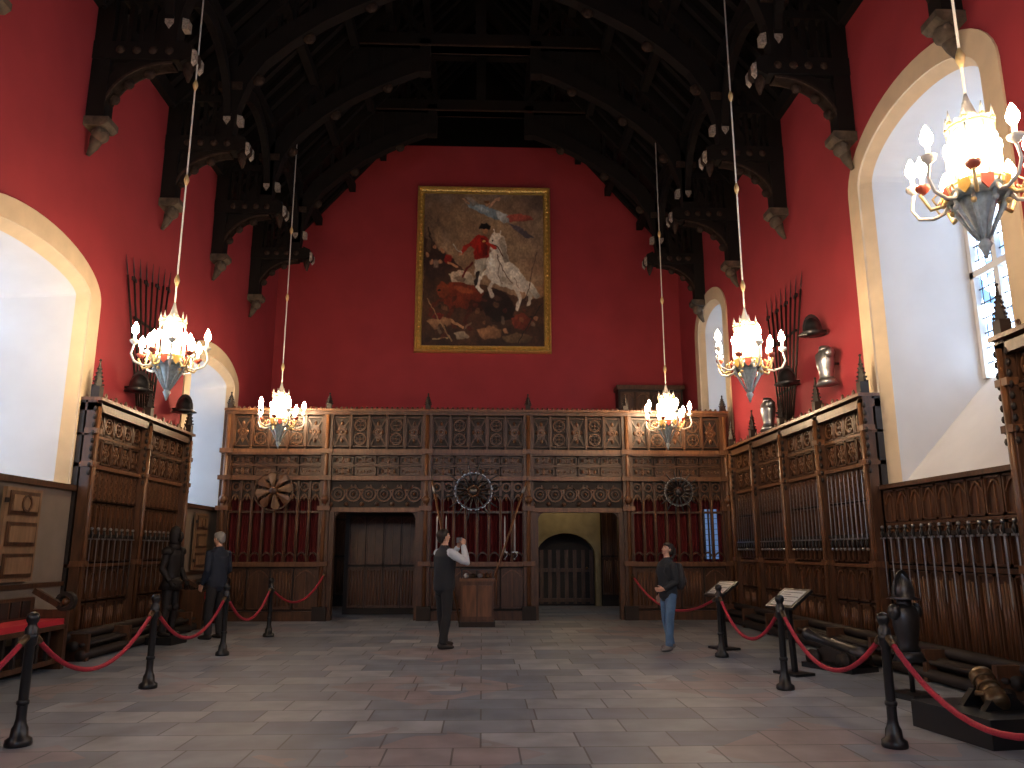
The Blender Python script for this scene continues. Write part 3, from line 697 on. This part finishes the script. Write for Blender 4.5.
def polefan(name,M,ub,zb,tops):
    b=MB(); b.M=M
    for i,(u,z) in enumerate(tops):
        u2=ub+(i-(len(tops)-1)/2)*.09
        b.cyl((u2,.08,zb),(u,.08,z),.018,'wood_dark',n=6)
        d=Vector((u-u2,0,z-zb)).normalized(); p=Vector((u,.08,z))
        b.tube([p,p+d*.08,p+d*.34],[(.02,.01),(.035,.008),.002],'steel_dark',4,False,ref=(1,0,0))
        if i%2: b.beam(p-d*.05+Vector((-.09,0,0)),p-d*.05+Vector((.09,0,0)),.02,.06,'steel_dark')
    for z in(.25,.7): 
        zz=zb+(tops[0][1]-zb)*z; b.box(ub-.3-z*.55,ub+.3+z*.5,.03,.06,zz,zz+.04,'wood_dark')
    b.obj(name)
polefan('polearm_fan',LW(XL),13.9,3.95,[(12.75+.24*i,6.05+.05*i) for i in range(8)])
polefan('polearm_fan.001',RW(XR),14.45,3.9,[(13.35+.24*i,6.15) for i in range(8)])
def helmet(k,x,y,z,s):
    b=MB(); 
    b.lathe([(.21,0),(.24,-.02),(.15,.04),(.15,.12),(.12,.2),(.06,.26),(.01,.28)],'steel_dark',14)
    q=[pi*i/10 for i in range(11)]
    b.strip([(.15*math.cos(a),.04+.22*math.sin(a)) for a in q],[(.17*math.cos(a),.04+.30*math.sin(a)) for a in q],-.012,.012,'steel_dark')
    b.sph((0,0,0),(.13,.13,.05),'black',10,None,5)
    b.cyl((0,0,.05),(s*.24,0,.05),.02,'wood_dark',n=6)
    b.obj('wall_helmet' if not k else 'wall_helmet.%03d'%k,(x,y,z))
helmet(0,XR-.26,12.6,5.1,1); helmet(1,XR-.26,13.85,4.5,1); helmet(2,XL+.26,13.2,4.15,-1); helmet(3,XL+.26,15.25,4.15,-1)
def cuirass_part(b,o=(0,0,0),m='steel'):
    st=[(-.26,.15,.11),(-.2,.13,.10),(-.12,.14,.115),(0,.17,.14),(.1,.18,.14),(.18,.16,.11),(.23,.1,.08)]
    b.tube([(o[0],o[1],o[2]+z) for z,_,_ in st],[(rx,ry) for _,rx,ry in st],m,16,True,ref=(1,0,0))
    b.tube([(o[0],o[1],o[2]-.26),(o[0],o[1],o[2]-.36)],[(.16,.12),(.21,.17)],m,16,True,ref=(1,0,0))
    b.tube([(o[0],o[1],o[2]+.2),(o[0],o[1],o[2]+.29)],[.095,.08],m,12)
    for s in(1,-1): b.sph((o[0]+s*.17,o[1],o[2]+.15),(.075,.085,.09),m,10,None,6)
def cuirass(k,x,y,z):
    b=MB(); b.M=Matrix.Rotation(pi/2,4,'Z'); cuirass_part(b); b.M=Matrix(); b.cyl((.05,0,0),(.24,0,0),.02,'wood_dark',n=6)
    b.obj('wall_breastplate' if not k else 'wall_breastplate.%03d'%k,(x,y,z))
cuirass(0,XR-.22,12.3,4.5); cuirass(1,XR-.22,15.0,4.15)
def rosette(name,x,z,R,kind,y=YS-.14):
    b=MB(); b.M=FW(0); 
    m='wood' if kind==0 else 'steel_dark'
    n=8 if kind==0 else 16
    for i in range(n):
        a=2*pi*i/n+.2; d=Vector((math.cos(a),0,math.sin(a))); e=Vector((-math.sin(a),0,math.cos(a)))
        if kind==0:
            b.add([d*.05-e*.02,d*R*.8-e*R*.26,d*R+e*0,d*R*.8+e*R*.2,d*.05+e*.02,d*.3*R+Vector((0,.05,0))],[(0,1,5),(1,2,5),(2,3,5),(3,4,5),(4,0,5)],'wood_light' if i%2 else 'shutter_wood')
        else:
            b.tube([d*R*.18,d*R*.55,d*R*.9,d*R],[.03,.02,.014,.006],m,6)
            b.beam(d*R*.62-e*.05,d*R*.62+e*.05,.03,.03,'steel')
            b.tube([d*R*.2,d*R*.12+e*.08,d*R*.05+e*.12],[.03,.028,.02],'wood',6)
    b.sph((0,.03,0),(.09,.04,.09),m)
    b.arc(0,0,R*.97 if kind==0 else R*.6,0,2*pi,.03,-.01,.02,m,24)
    b.obj(name,(x,y,z))
rosette('weapon_rosette',-4.62,2.78,.44,0); rosette('pistol_rosette',-.2,2.78,.66,1); rosette('pistol_rosette.001',4.42,2.78,.5,1)
for k,(xa,za,xb,zb) in enumerate(((-1.12,3.0,-.45,.0),(.98,3.0,-.05,.0))):
    b=MB(); b.cyl((xa,YS-.3,za),(xb,YS-.75,zb),.024,'wood_light',n=8)
    d=(Vector((xa,YS-.3,za))-Vector((xb,YS-.75,zb))).normalized(); p=Vector((xa,YS-.3,za)); b.tube([p-d*.3,p-d*.25,p+d*.1],[.03,.035,.004],'steel',6)
    b.obj('leaning_pike' if not k else 'leaning_pike.001')
b=MB(); b.M=FW(YS)
for u in(-1.0,-.8,.5,.72): sword(b,u,.14,1.45,.8,1)
b.obj('screen_swords')
b=MB(); b.box(-.42,.24,-.3,.3,.08,.9,'wood'); b.box(-.45,.27,-.34,.34,0,.1,'wood_dark'); b.box(-.45,.27,-.34,.34,.88,.94,'wood_light')
for x in(-.38,-.07): b.box(x,x+.27,-.315,-.3,.2,.8,'wood_light')
for x in(-.42,.22):
    for y in(-.3,.28): b.box(x,x+.02,y,y+.02,.94,1.12,'black')
b.box(-.42,.24,-.3,.3,1.1,1.12,'black')
for i in range(4): b.sph((-.32+i*.14,0,.98),(.05,.05,.05),'brass' if i%2 else 'paper',8)
b.obj('display_pedestal',(0,16.45,0))
# ---------------------------------------------------------------- exhibits
b=MB(); b.box(-.2,.2,-.2,.2,0,.06,'black'); b.cyl((0,0,.06),(0,0,.6),.03,'black'); 
cuirass_part(b,(0,0,.74),'steel_dark'); 
b.lathe([(.19,1.03),(.2,1.02),(.13,1.05),(.13,1.13),(.1,1.21),(.04,1.26),(.005,1.30)],'steel_dark',14)
q=[pi*i/10 for i in range(11)]
b.strip([(.0+.13*math.cos(a),1.07+.16*math.sin(a)) for a in q],[(.15*math.cos(a),1.07+.26*math.sin(a)) for a in q],-.012,.012,'steel_dark')
b.tube([(0,0,.92),(0,0,1.05)],[.07,.09],'steel_dark',10)
o=b.obj('armour_bust',(4.47,8.4,0),.3); o.scale=(.85,.85,.97)
b=MB(); b.box(-.42,.5,-.45,.45,0,.22,'black')
b.M=Matrix.Translation((0,.0,.35))@Matrix.Rotation(math.radians(-58),4,'X')@Matrix.Rotation(.3,4,'Y')@Matrix.Scale(.64,4)
b.lathe([(.06,-.3),(.13,-.28),(.15,-.2),(.14,-.05),(.12,0),(.12,.15),(.13,.2),(.15,.24),(.15,.3),(.1,.3),(.09,.1),(.02,.1)],'brass',16)
for z in(-.1,.05,.18): b.lathe([(.13,z-.015),(.155,z),(.13,z+.015)],'brass',16)
b.cyl((-.22,0,-.1),(.22,0,-.1),.035,'brass'); b.M=Matrix()
for s in(1,-1): b.prism([(-.2,.22),(.2,.22),(.08,.35),(-.08,.35)],s*.12-.03,s*.12+.03,'black')
b.obj('bronze_mortar',(4.25,6.75,0),.15)
def cannon(name,loc,rz_):
    b=MB(); b.box(-.5,.5,-.3,.3,0,.08,'black')
    for s in(1,-1): b.prism([(-.5,.12),(.45,.12),(.45,.2),(.1,.36),(-.5,.25)],s*.15-.03,s*.15+.03,'wood_dark')
    b.M=Matrix.Translation((0,0,.36))@Matrix.Rotation(pi/2-.2,4,'Y')
    b.lathe([(.02,-.6),(.05,-.56),(.03,-.52),(.12,-.5),(.12,-.3),(.1,-.28),(.1,.1),(.08,.12),(.075,.55),(.1,.6),(.1,.66),(.05,.66),(.05,.4),(.01,.4)],'steel_dark',14)
    b.M=Matrix()
    for x in(-.3,.3):
        for s in(1,-1): b.cyl((x,s*.2,.16),(x,s*.27,.16),.13,'wood_dark',n=14)
    o=b.obj(name,loc,rz_); o.scale=(.8,.8,.8)
cannon('small_cannon',(4.6,10.4,0),2.0)
def lectern(name,loc,h,rz_,dx=.4):
    b=MB(); b.box(-.2,.2,-.15,.15,0,.03,'black'); b.beam((0,.02,.03),(0,-.02,h-.05),.06,.05,'black')
    b.M=Matrix.Translation((0,0,h))@Matrix.Rotation(math.radians(32),4,'X'); b.box(-dx,dx,-.2,.2,-.02,.015,'black'); b.box(-dx+.05,dx-.05,-.15,.15,.015,.019,'paper')
    for i in range(6): b.box(-dx+.07,dx-.4*(i%2)*.4-.08,.1-i*.045,.115-i*.045,.019,.0195,'black')
    b.M=Matrix(); b.obj(name,loc,rz_)
lectern('info_lectern',(3.85,10.0,0),.9,-1.2,.24); lectern('info_lectern.001',(3.75,12.5,0),.9,-1.2,.22); lectern('info_lectern.002',(-4.75,7.55,0),.4,1.1,.22)
def bench(name,y0,y1):
    b=MB(); M='wood'
    b.box(XL+.22,XL+.70,y0,y1,.50,.56,M); b.box(XL+.22,XL+.69,y0+.06,y1-.06,.56,.63,'cushion_red')
    b.box(XL+.2,XL+.26,y0,y1,.5,.9,M); b.box(XL+.22,XL+.66,y0,y1,.08,.14,M)
    for i in range(8): cu=y0+.1+(y1-y0-.2)*i/8; b.box(XL+.26,XL+.28,cu+.03,cu+(y1-y0-.2)/8-.03,.66,.86,'wood_dark')
    for i in range(8): cu=y0+.1+(y1-y0-.2)*i/8; b.box(XL+.62,XL+.66,cu,cu+.05,.14,.5,'wood_dark')
    for y in(y0,y1):
        b.box(XL+.2,XL+.70,y-.04,y+.04,0,.74,M)
        b.M=Matrix(((1,0,0,XL+.66),(0,1,0,y),(0,0,1,.84),(0,0,0,1)))
        b.arc(0,0,.1,-.8*pi,pi*.9,.05,-.05,.05,'wood_dark',14); b.sph((0,0,0),.05,'wood_light'); b.M=Matrix()
        b.beam((XL+.24,y,.98),(XL+.62,y,.77),.07,.07,M)
    b.obj(name)
bench('upholstered_bench',8.7,10.8); bench('upholstered_bench.001',15.9,17.2)
def shutter(name,M,u0,u1,z0,z1):
    b=MB(); b.M=M; b.box(u0,u1,.05,.10,z0,z1,'shutter_wood')
    h=(z1-z0)/3
    for i in range(3):
        zz0,zz1=z0+i*h+.05,z0+(i+1)*h-.04
        b.box(u0+.07,u1-.07,.10,.115,zz0,zz1,'wood'); b.box(u0+.12,u1-.12,.115,.135,zz0+.05,zz1-.05,'shutter_wood')
        if i==2:
            b.arc((u0+u1)/2,(zz0+zz1)/2,.1,0,2*pi,.03,.135,.15,'wood',12)
    for z in(z0+.15,z1-.2): b.box(u0-.03,u0+.05,.1,.12,z,z+.06,'black')
    b.obj(name)
shutter('panelled_shutter',LW(XL+.06),10.05,10.85,1.1,2.28); shutter('panelled_shutter.001',LW(XL+.06),16.7,17.4,1.1,2.25)
# ---------------------------------------------------------------- people
mat('skin',(.60,.34,.24),.55); mat('hair_dark',(.02,.013,.01),.6); mat('hair_grey',(.24,.235,.23),.7)
mat('vest_black',(.012,.014,.02),.8); mat('shirt_light',(.55,.60,.68),.8); mat('trousers_black',(.014,.014,.017),.85)
mat('jacket_dark',(.016,.02,.026),.8); mat('jacket_navy',(.010,.017,.036),.8); mat('jeans',(.10,.19,.33),.85,noise_amt=.3,scale=9)
mat('shoe',(.02,.016,.014),.5); mat('eye_white',(.8,.8,.8),.3); mat('eye_dark',(.02,.015,.01),.3); mat('lips',(.42,.15,.12),.5); mat('bag_dark',(.03,.03,.035),.7); mat('sneaker',(.2,.18,.17),.6)
class Parts:
    def __init__(s): s.p=[]
    def new(s,m): 
        b=MB(); s.p.append((b,m)); return b
    def tube(s,pts,r,m,n=14,ref=None): s.new(m).tube(pts,r,m,n,True,ref)
    def sph(s,c,r,m,R=None,n=16,k=10): s.new(m).sph(c,r,m,n,R,k)
    def bake(s,out,voxel,it=6):
        allm=MB(); trees=[]
        for b,m in s.p:
            allm.add(b.v,b.f,m)
            bb=bmesh.new(); vs=[bb.verts.new(v) for v in b.v]
            for f in b.f: bb.faces.new([vs[i] for i in f])
            bmesh.ops.recalc_face_normals(bb,faces=bb.faces)
            trees.append((BVHTree.FromBMesh(bb),m)); bb.free()
        me=allm.mesh('tmp'); o=bpy.data.objects.new('tmp',me); S.collection.objects.link(o)
        r=o.modifiers.new('r','REMESH'); r.mode='VOXEL'; r.voxel_size=voxel
        sm=o.modifiers.new('s','SMOOTH'); sm.factor=.5; sm.iterations=it
        dg=bpy.context.evaluated_depsgraph_get(); e=o.evaluated_get(dg); m2=bpy.data.meshes.new_from_object(e)
        vs=[v.co.copy() for v in m2.vertices]; 
        groups={}
        for p in m2.polygons:
            c=p.center; best=None;bd=9
            for t,m in trees:
                q=t.find_nearest(c,bd)
                if q[0] is not None and q[3]<bd: bd=q[3];best=m
            groups.setdefault(best or s.p[0][1],[]).append(tuple(p.vertices))
        o_=len(out.v); out.v+=[tuple(v) for v in vs]
        for m,fs in groups.items():
            k=out.mi(m)
            for f in fs: out.f.append(tuple(i+o_ for i in f)); out.fm.append(k); out.sm.append(True)
        bpy.data.objects.remove(o); bpy.data.meshes.remove(m2)
def hand(P,w,d,nrm,thumb,curl,m='skin',sc=1.0):
    w=Vector(w);d=Vector(d).normalized(); nrm=Vector(nrm); nrm=(nrm-d*nrm.dot(d)).normalized()
    lat=d.cross(nrm); lat*= thumb
    P.tube([w-d*.03,w+d*.01,w+d*.05,w+d*.09,w+d*.1],[(.024,.02),(.028,.018),(.041,.016),(.042,.014),(.036,.01)],m,12,ref=tuple(lat))
    for off,L in((.031,.072),(.0105,.082),(-.0105,.076),(-.03,.06)):
        p=w+d*.088+lat*off; pts=[p-d*.02,p]; a=0
        for k,s in enumerate((.42,.32,.26)):
            a+=curl*(1 if k else .7); p=p+(d*math.cos(a)+nrm*math.sin(a))*L*s*sc; pts.append(p)
        P.tube(pts,[.0095,.0095,.009,.0082,.0065],m,8)
    p=w+d*.03+lat*.028; q=(d*.65+lat*.6+nrm*.35).normalized(); p2=p+q*.035; q2=(d*.8+lat*.15+nrm*.5).normalized(); p3=p2+q2*.03; p4=p3+(d*.8+nrm*.6).normalized()*.024
    P.tube([p-q*.015,p,p2,p3,p4],[.012,.013,.011,.0095,.007],m,8)
def person(name,loc,rz_,c,arms,legs,head_tilt=0,head_yaw=0,hair='short',sex='m',extras=None,scale=1.0,fat=1.0):
    B=Parts(); tor=[(.80,0,.10,.085),(.86,0,.16,.12),(.96,0,.170,.122),(1.05,.0,.162,.118),(1.15,.005,.164,.12),(1.27,.01,.18,.125),(1.36,.01,.19,.122),(1.43,.0,.178,.105),(1.475,-.005,.12,.085),(1.5,-.01,.07,.065)]
    k=(.9 if sex=='f' else 1.0)*(1+(fat-1)*.5)
    B.tube([(0,y,z) for z,y,_,_ in tor],[(rx*k,ry*(fat if z<1.4 else 1)) for z,_,rx,ry in tor],c['top'],20,ref=(1,0,0))
    B.tube([(0,0,.78),(0,0,.84),(0,0,.94)],[(.12*k,.09),(.15*k,.105),(.155*k,.11)],c['legs'],18,ref=(1,0,0))
    B.tube([(0,-.01,1.46),(0,-.005,1.52)],[(.085,.08),(.068,.068)],c['top'],14,ref=(1,0,0))
    B.tube([(0,-.01,1.44),(0,.0,1.52),(0,.012,1.6)],[.058,.052,.05],c['skin'],14)
    for s,(hip,kn,an,toe) in zip((-1,1),legs):
        hip,kn,an=Vector(hip),Vector(kn),Vector(an)
        B.tube([hip+Vector((0,0,.03)),hip.lerp(kn,.3),hip.lerp(kn,.7),kn,kn.lerp(an,.3),kn.lerp(an,.7),an+Vector((0,0,-.01))],[.092,.094,.08,.072,.073,.066,.062],c['legs'],14)
        t=Vector(toe).normalized(); a=Vector((an.x,an.y,0))
        B.tube([a-t*.075+Vector((0,0,.045)),a-t*.05+Vector((0,0,.05)),a+Vector((0,0,.05)),a+t*.08+Vector((0,0,.04)),a+t*.15+Vector((0,0,.032)),a+t*.185+Vector((0,0,.028))],[(.025,.03),(.036,.045),(.042,.05),(.046,.038),(.042,.03),(.022,.018)],c['shoe'],12,ref=tuple(t.cross(Vector((0,0,1)))))
        B.tube([an+Vector((0,0,.03)),Vector((an.x,an.y,.05))],[.045,.04],c['shoe'],10)
    Hn=Parts()
    for (sh,el,wr,hd,hn,th,cu) in arms:
        sh,el,wr=Vector(sh),Vector(el),Vector(wr)
        ctr=Vector((sh.x*.6,sh.y,sh.z+.005))
        B.tube([ctr,sh,sh.lerp(el,.35),sh.lerp(el,.8),el,el.lerp(wr,.3),el.lerp(wr,.8),wr],[.06,.072,.067,.06,.058,.057,.047,.042],c['sleeve'],12)
        hand(Hn,wr+(wr-el).normalized()*.005,hd,hn,th,cu,c['skin'])
    HM=Matrix.Translation((0,.0,1.555))@Matrix.Rotation(head_yaw,4,'Z')@Matrix.Rotation(head_tilt,4,'X')
    R3=HM.to_3x3(); T=lambda *p: tuple(HM@Vector(p))
    Hd=Parts()
    Hd.tube([T(0,-.005,-.07),T(0,.005,.02)],[.05,.05],c['skin'],12)
    Hd.sph(T(0,-.005,.125),(.075,.094,.093),c['skin'],R3); Hd.sph(T(0,.028,.07),(.058,.062,.078),c['skin'],R3); Hd.sph(T(0,.062,.022),(.026,.024,.022),c['skin'],R3)
    Hd.tube([T(0,.085,.115),T(0,.098,.09),T(0,.108,.072),T(0,.088,.062)],[.008,.011,.015,.01],c['skin'],8)
    for s in(1,-1):
        Hd.sph(T(s*.076,-.002,.092),(.009,.018,.03),c['skin'],R3,10,6); Hd.sph(T(s*.026,.078,.128),(.024,.012,.008),c['skin'],R3,10,6)
        Hd.sph(T(s*.038,.06,.075),(.022,.022,.024),c['skin'],R3,10,6)
    hm=c['hair']
    if hair!='none':
        Hd.sph(T(0,-.022,.136),(.085,.096,.091),hm,R3); Hd.sph(T(0,.012,.170),(.076,.080,.052),hm,R3)
        Hd.sph(T(0,-.062,.09),(.070,.047,.075),hm,R3)
        for s in(1,-1): Hd.sph(T(s*.068,-.02,.13),(.016,.045,.045),hm,R3)
    if hair=='pony':
        Hd.tube([T(0,-.1,.16),T(0,-.135,.13),T(0,-.14,.06),T(0,-.125,-.02),T(0,-.115,-.06)],[.028,.034,.032,.024,.01],hm,10)
        for s in(1,-1): Hd.sph(T(s*.07,-.03,.08),(.016,.04,.06),hm,R3)
    out=MB()
    B.bake(out,.0095,8); Hd.bake(out,.006,3); Hn.bake(out,.0045,2)
    if hair!='none':
        for s in(1,-1):
            out.sph(T(s*.027,.083,.105),(.014,.008,.009),'eye_white',8,R3,6); out.sph(T(s*.027,.0895,.105),(.006,.004,.006),'eye_dark',6,R3,4)
            out.tube([T(s*.012,.09,.128),T(s*.03,.092,.134),T(s*.045,.08,.128)],.0035,hm,5)
        out.tube([T(-.024,.083,.04),T(-.01,.0915,.043),T(.01,.0915,.043),T(.024,.083,.04)],[.003,.0055,.0055,.003],'lips',6)
    if extras: extras(out,T,R3)
    o=out.obj(name,loc,rz_,recalc=False); o.scale=(scale,)*3
    return o
stand=[((-.09,0,.88),(-.115,.015,.48),(-.13,-.02,.09),(-.15,1,0)),((.09,0,.88),(.115,.015,.48),(.13,-.02,.09),(.15,1,0))]
legs1=[((-.09,0,.88),(-.13,.05,.48),(-.16,.12,.09),(-.2,1,0)),((.09,0,.88),(.13,-.02,.48),(.16,-.11,.09),(.25,1,0))]
arms1=[((-.2,.0,1.41),(-.28,.24,1.26),(-.08,.30,1.50),(.35,.25,.9),(1,.1,-.2),-1,.75),
       ((.2,.0,1.41),(.32,.20,1.26),(.09,.29,1.52),(-.3,.25,.9),(-1,.1,-.2),1,.75)]
def cam(out,T,R3):
    out.box(-.06,.06,.255,.29,1.565,1.645,'steel'); out.cyl((0,.29,1.603),(0,.345,1.608),.03,'steel_dark'); out.box(-.02,.02,.26,.285,1.645,1.66,'black')
    for s in(1,-1): out.tube([(s*.03,.16,1.0),(s*.03,.17,1.25),(s*.05,.14,1.42)],.006,'steel_dark',6)
person('man_taking_photo',(-.6,12.8,0),-pi/2+.6,dict(top='vest_black',legs='trousers_black',sleeve='shirt_light',skin='skin',shoe='shoe',hair='hair_dark'),arms1,legs1,head_tilt=.22,extras=cam,scale=1.03,fat=1.3)
arms2=[((-.175,0,1.40),(-.21,-.03,1.12),(-.13,.16,1.0),(.5,.8,-.1),(.6,-.3,.2),-1,.4),
       ((.175,0,1.40),(.225,-.06,1.12),(.2,.04,.90),(-.05,.3,-.95),(-1,.2,0),1,.35)]
def pack(out,T,R3):
    st=[(.98,.1,.06),(1.02,.14,.085),(1.15,.15,.1),(1.3,.14,.09),(1.4,.11,.06),(1.43,.06,.03)]
    out.tube([(0,-.21,z) for z,_,_ in st],[(a,b_) for _,a,b_ in st],'bag_dark',14,True,(1,0,0)); out.tube([(0,-.30,1.05),(0,-.32,1.12),(0,-.305,1.2)],[(.08,.02),(.1,.035),(.08,.02)],'steel_dark',10,True,(1,0,0))
    for s in(1,-1): out.tube([(s*.1,-.14,1.4),(s*.115,-.02,1.475),(s*.12,.11,1.4),(s*.125,.145,1.28),(s*.15,.06,1.12),(s*.14,-.12,1.04)],[(.02,.007)]*6,'bag_dark',8)
person('woman_with_backpack',(2.9,12.45,0),pi/2+.35,dict(top='jacket_dark',legs='jeans',sleeve='jacket_dark',skin='skin',shoe='sneaker',hair='hair_dark'),arms2,
 [((-.085,0,.88),(-.12,.07,.48),(-.15,.12,.09),(-.2,1,0)),((.085,0,.88),(.12,-.01,.48),(.15,-.12,.09),(.15,1,0))],head_tilt=.25,hair='pony',sex='f',extras=pack,scale=.91,fat=1.25)
arms3=[((-.2,0,1.41),(-.25,-.03,1.13),(-.22,.1,.9),(.1,.5,-.85),(1,.2,0),-1,.4),((.2,0,1.41),(.25,-.02,1.13),(.17,.17,.98),(-.4,.8,-.1),(-.6,-.3,.3),1,.5)]
person('man_with_grey_hair',(-4.62,14.2,0),1.1,dict(top='jacket_navy',legs='trousers_black',sleeve='jacket_navy',skin='skin',shoe='shoe',hair='hair_grey'),arms3,stand,head_tilt=-.1,scale=1.02,fat=1.25)
def helm(out,T,R3):
    out.lathe([(.1,1.55),(.09,1.6),(.1,1.68),(.1,1.76),(.075,1.83),(.02,1.87)],'armour_black',14); out.tube([(0,.09,1.62),(0,.14,1.66),(0,.1,1.74)],[.05,.03,.04],'armour_black',10)
    out.box(-.06,.06,.1,.115,1.72,1.728,'black'); out.lathe([(.12,1.46),(.1,1.52),(.09,1.57)],'armour_black',14)
    out.tube([(0,0,.98),(0,0,.78)],[(.17,.125),(.24,.19)],'armour_black',16,True,(1,0,0))
    for s in(1,-1): out.sph((s*.2,0,1.42),(.1,.1,.085),'armour_black'); out.sph((s*.105,.05,.48),(.07,.06,.075),'armour_black')
    out.box(-.24,.24,-.24,.24,-.12,0,'black')
mat('armour_black',(.010,.007,.007),.6,.3)
sd={k:'armour_black' for k in('top','legs','sleeve','skin','shoe','hair')}
arms4=[((-.2,0,1.41),(-.27,-.02,1.13),(-.24,.12,.92),(.1,.5,-.8),(1,.1,0),-1,.8),((.2,0,1.41),(.27,-.02,1.13),(.24,.12,.92),(-.1,.5,-.8),(-1,.1,0),1,.8)]
person('suit_of_armour',(-5.13,13.5,.12),-pi/2-.2,sd,arms4,stand,hair='none',extras=helm,scale=.95)
# ---------------------------------------------------------------- lights
w=bpy.data.worlds.new('sky'); S.world=w; w.use_nodes=True; w.node_tree.nodes['Background'].inputs[0].default_value=(.5,.65,.9,1); w.node_tree.nodes['Background'].inputs[1].default_value=.3
def light(name,typ,loc,e,col,rot=None,size=1,size2=None):
    l=bpy.data.lights.new(name,typ); l.energy=e; l.color=col
    if typ=='AREA': l.shape='RECTANGLE'; l.size=size; l.size_y=size2 or size
    else: l.shadow_soft_size=size
    o=bpy.data.objects.new(name,l); o.location=loc
    if rot: o.rotation_euler=rot
    S.collection.objects.link(o); return o
light('passage_lamp','POINT',(2.2,20.9,3.2),22,(1,.78,.45),size=.1)
light('passage_lamp.001','POINT',(-2.4,20.6,3.1),8,(1,.7,.45),size=.12)
light('front_fill_light','AREA',(CX,YF+.2,5.0),400,(.55,.76,1),(math.radians(58),0,0),6,3)  # added cool fill behind the camera; wall_front has no window
# ---------------------------------------------------------------- camera
c=bpy.data.cameras.new('camera'); c.sensor_width=36; c.lens=780/1024*36; c.clip_end=200
co=bpy.data.objects.new('camera',c); co.location=(0,0,1.5); co.rotation_euler=(math.radians(102.0),0,math.radians(-2.15)); S.collection.objects.link(co); S.camera=co
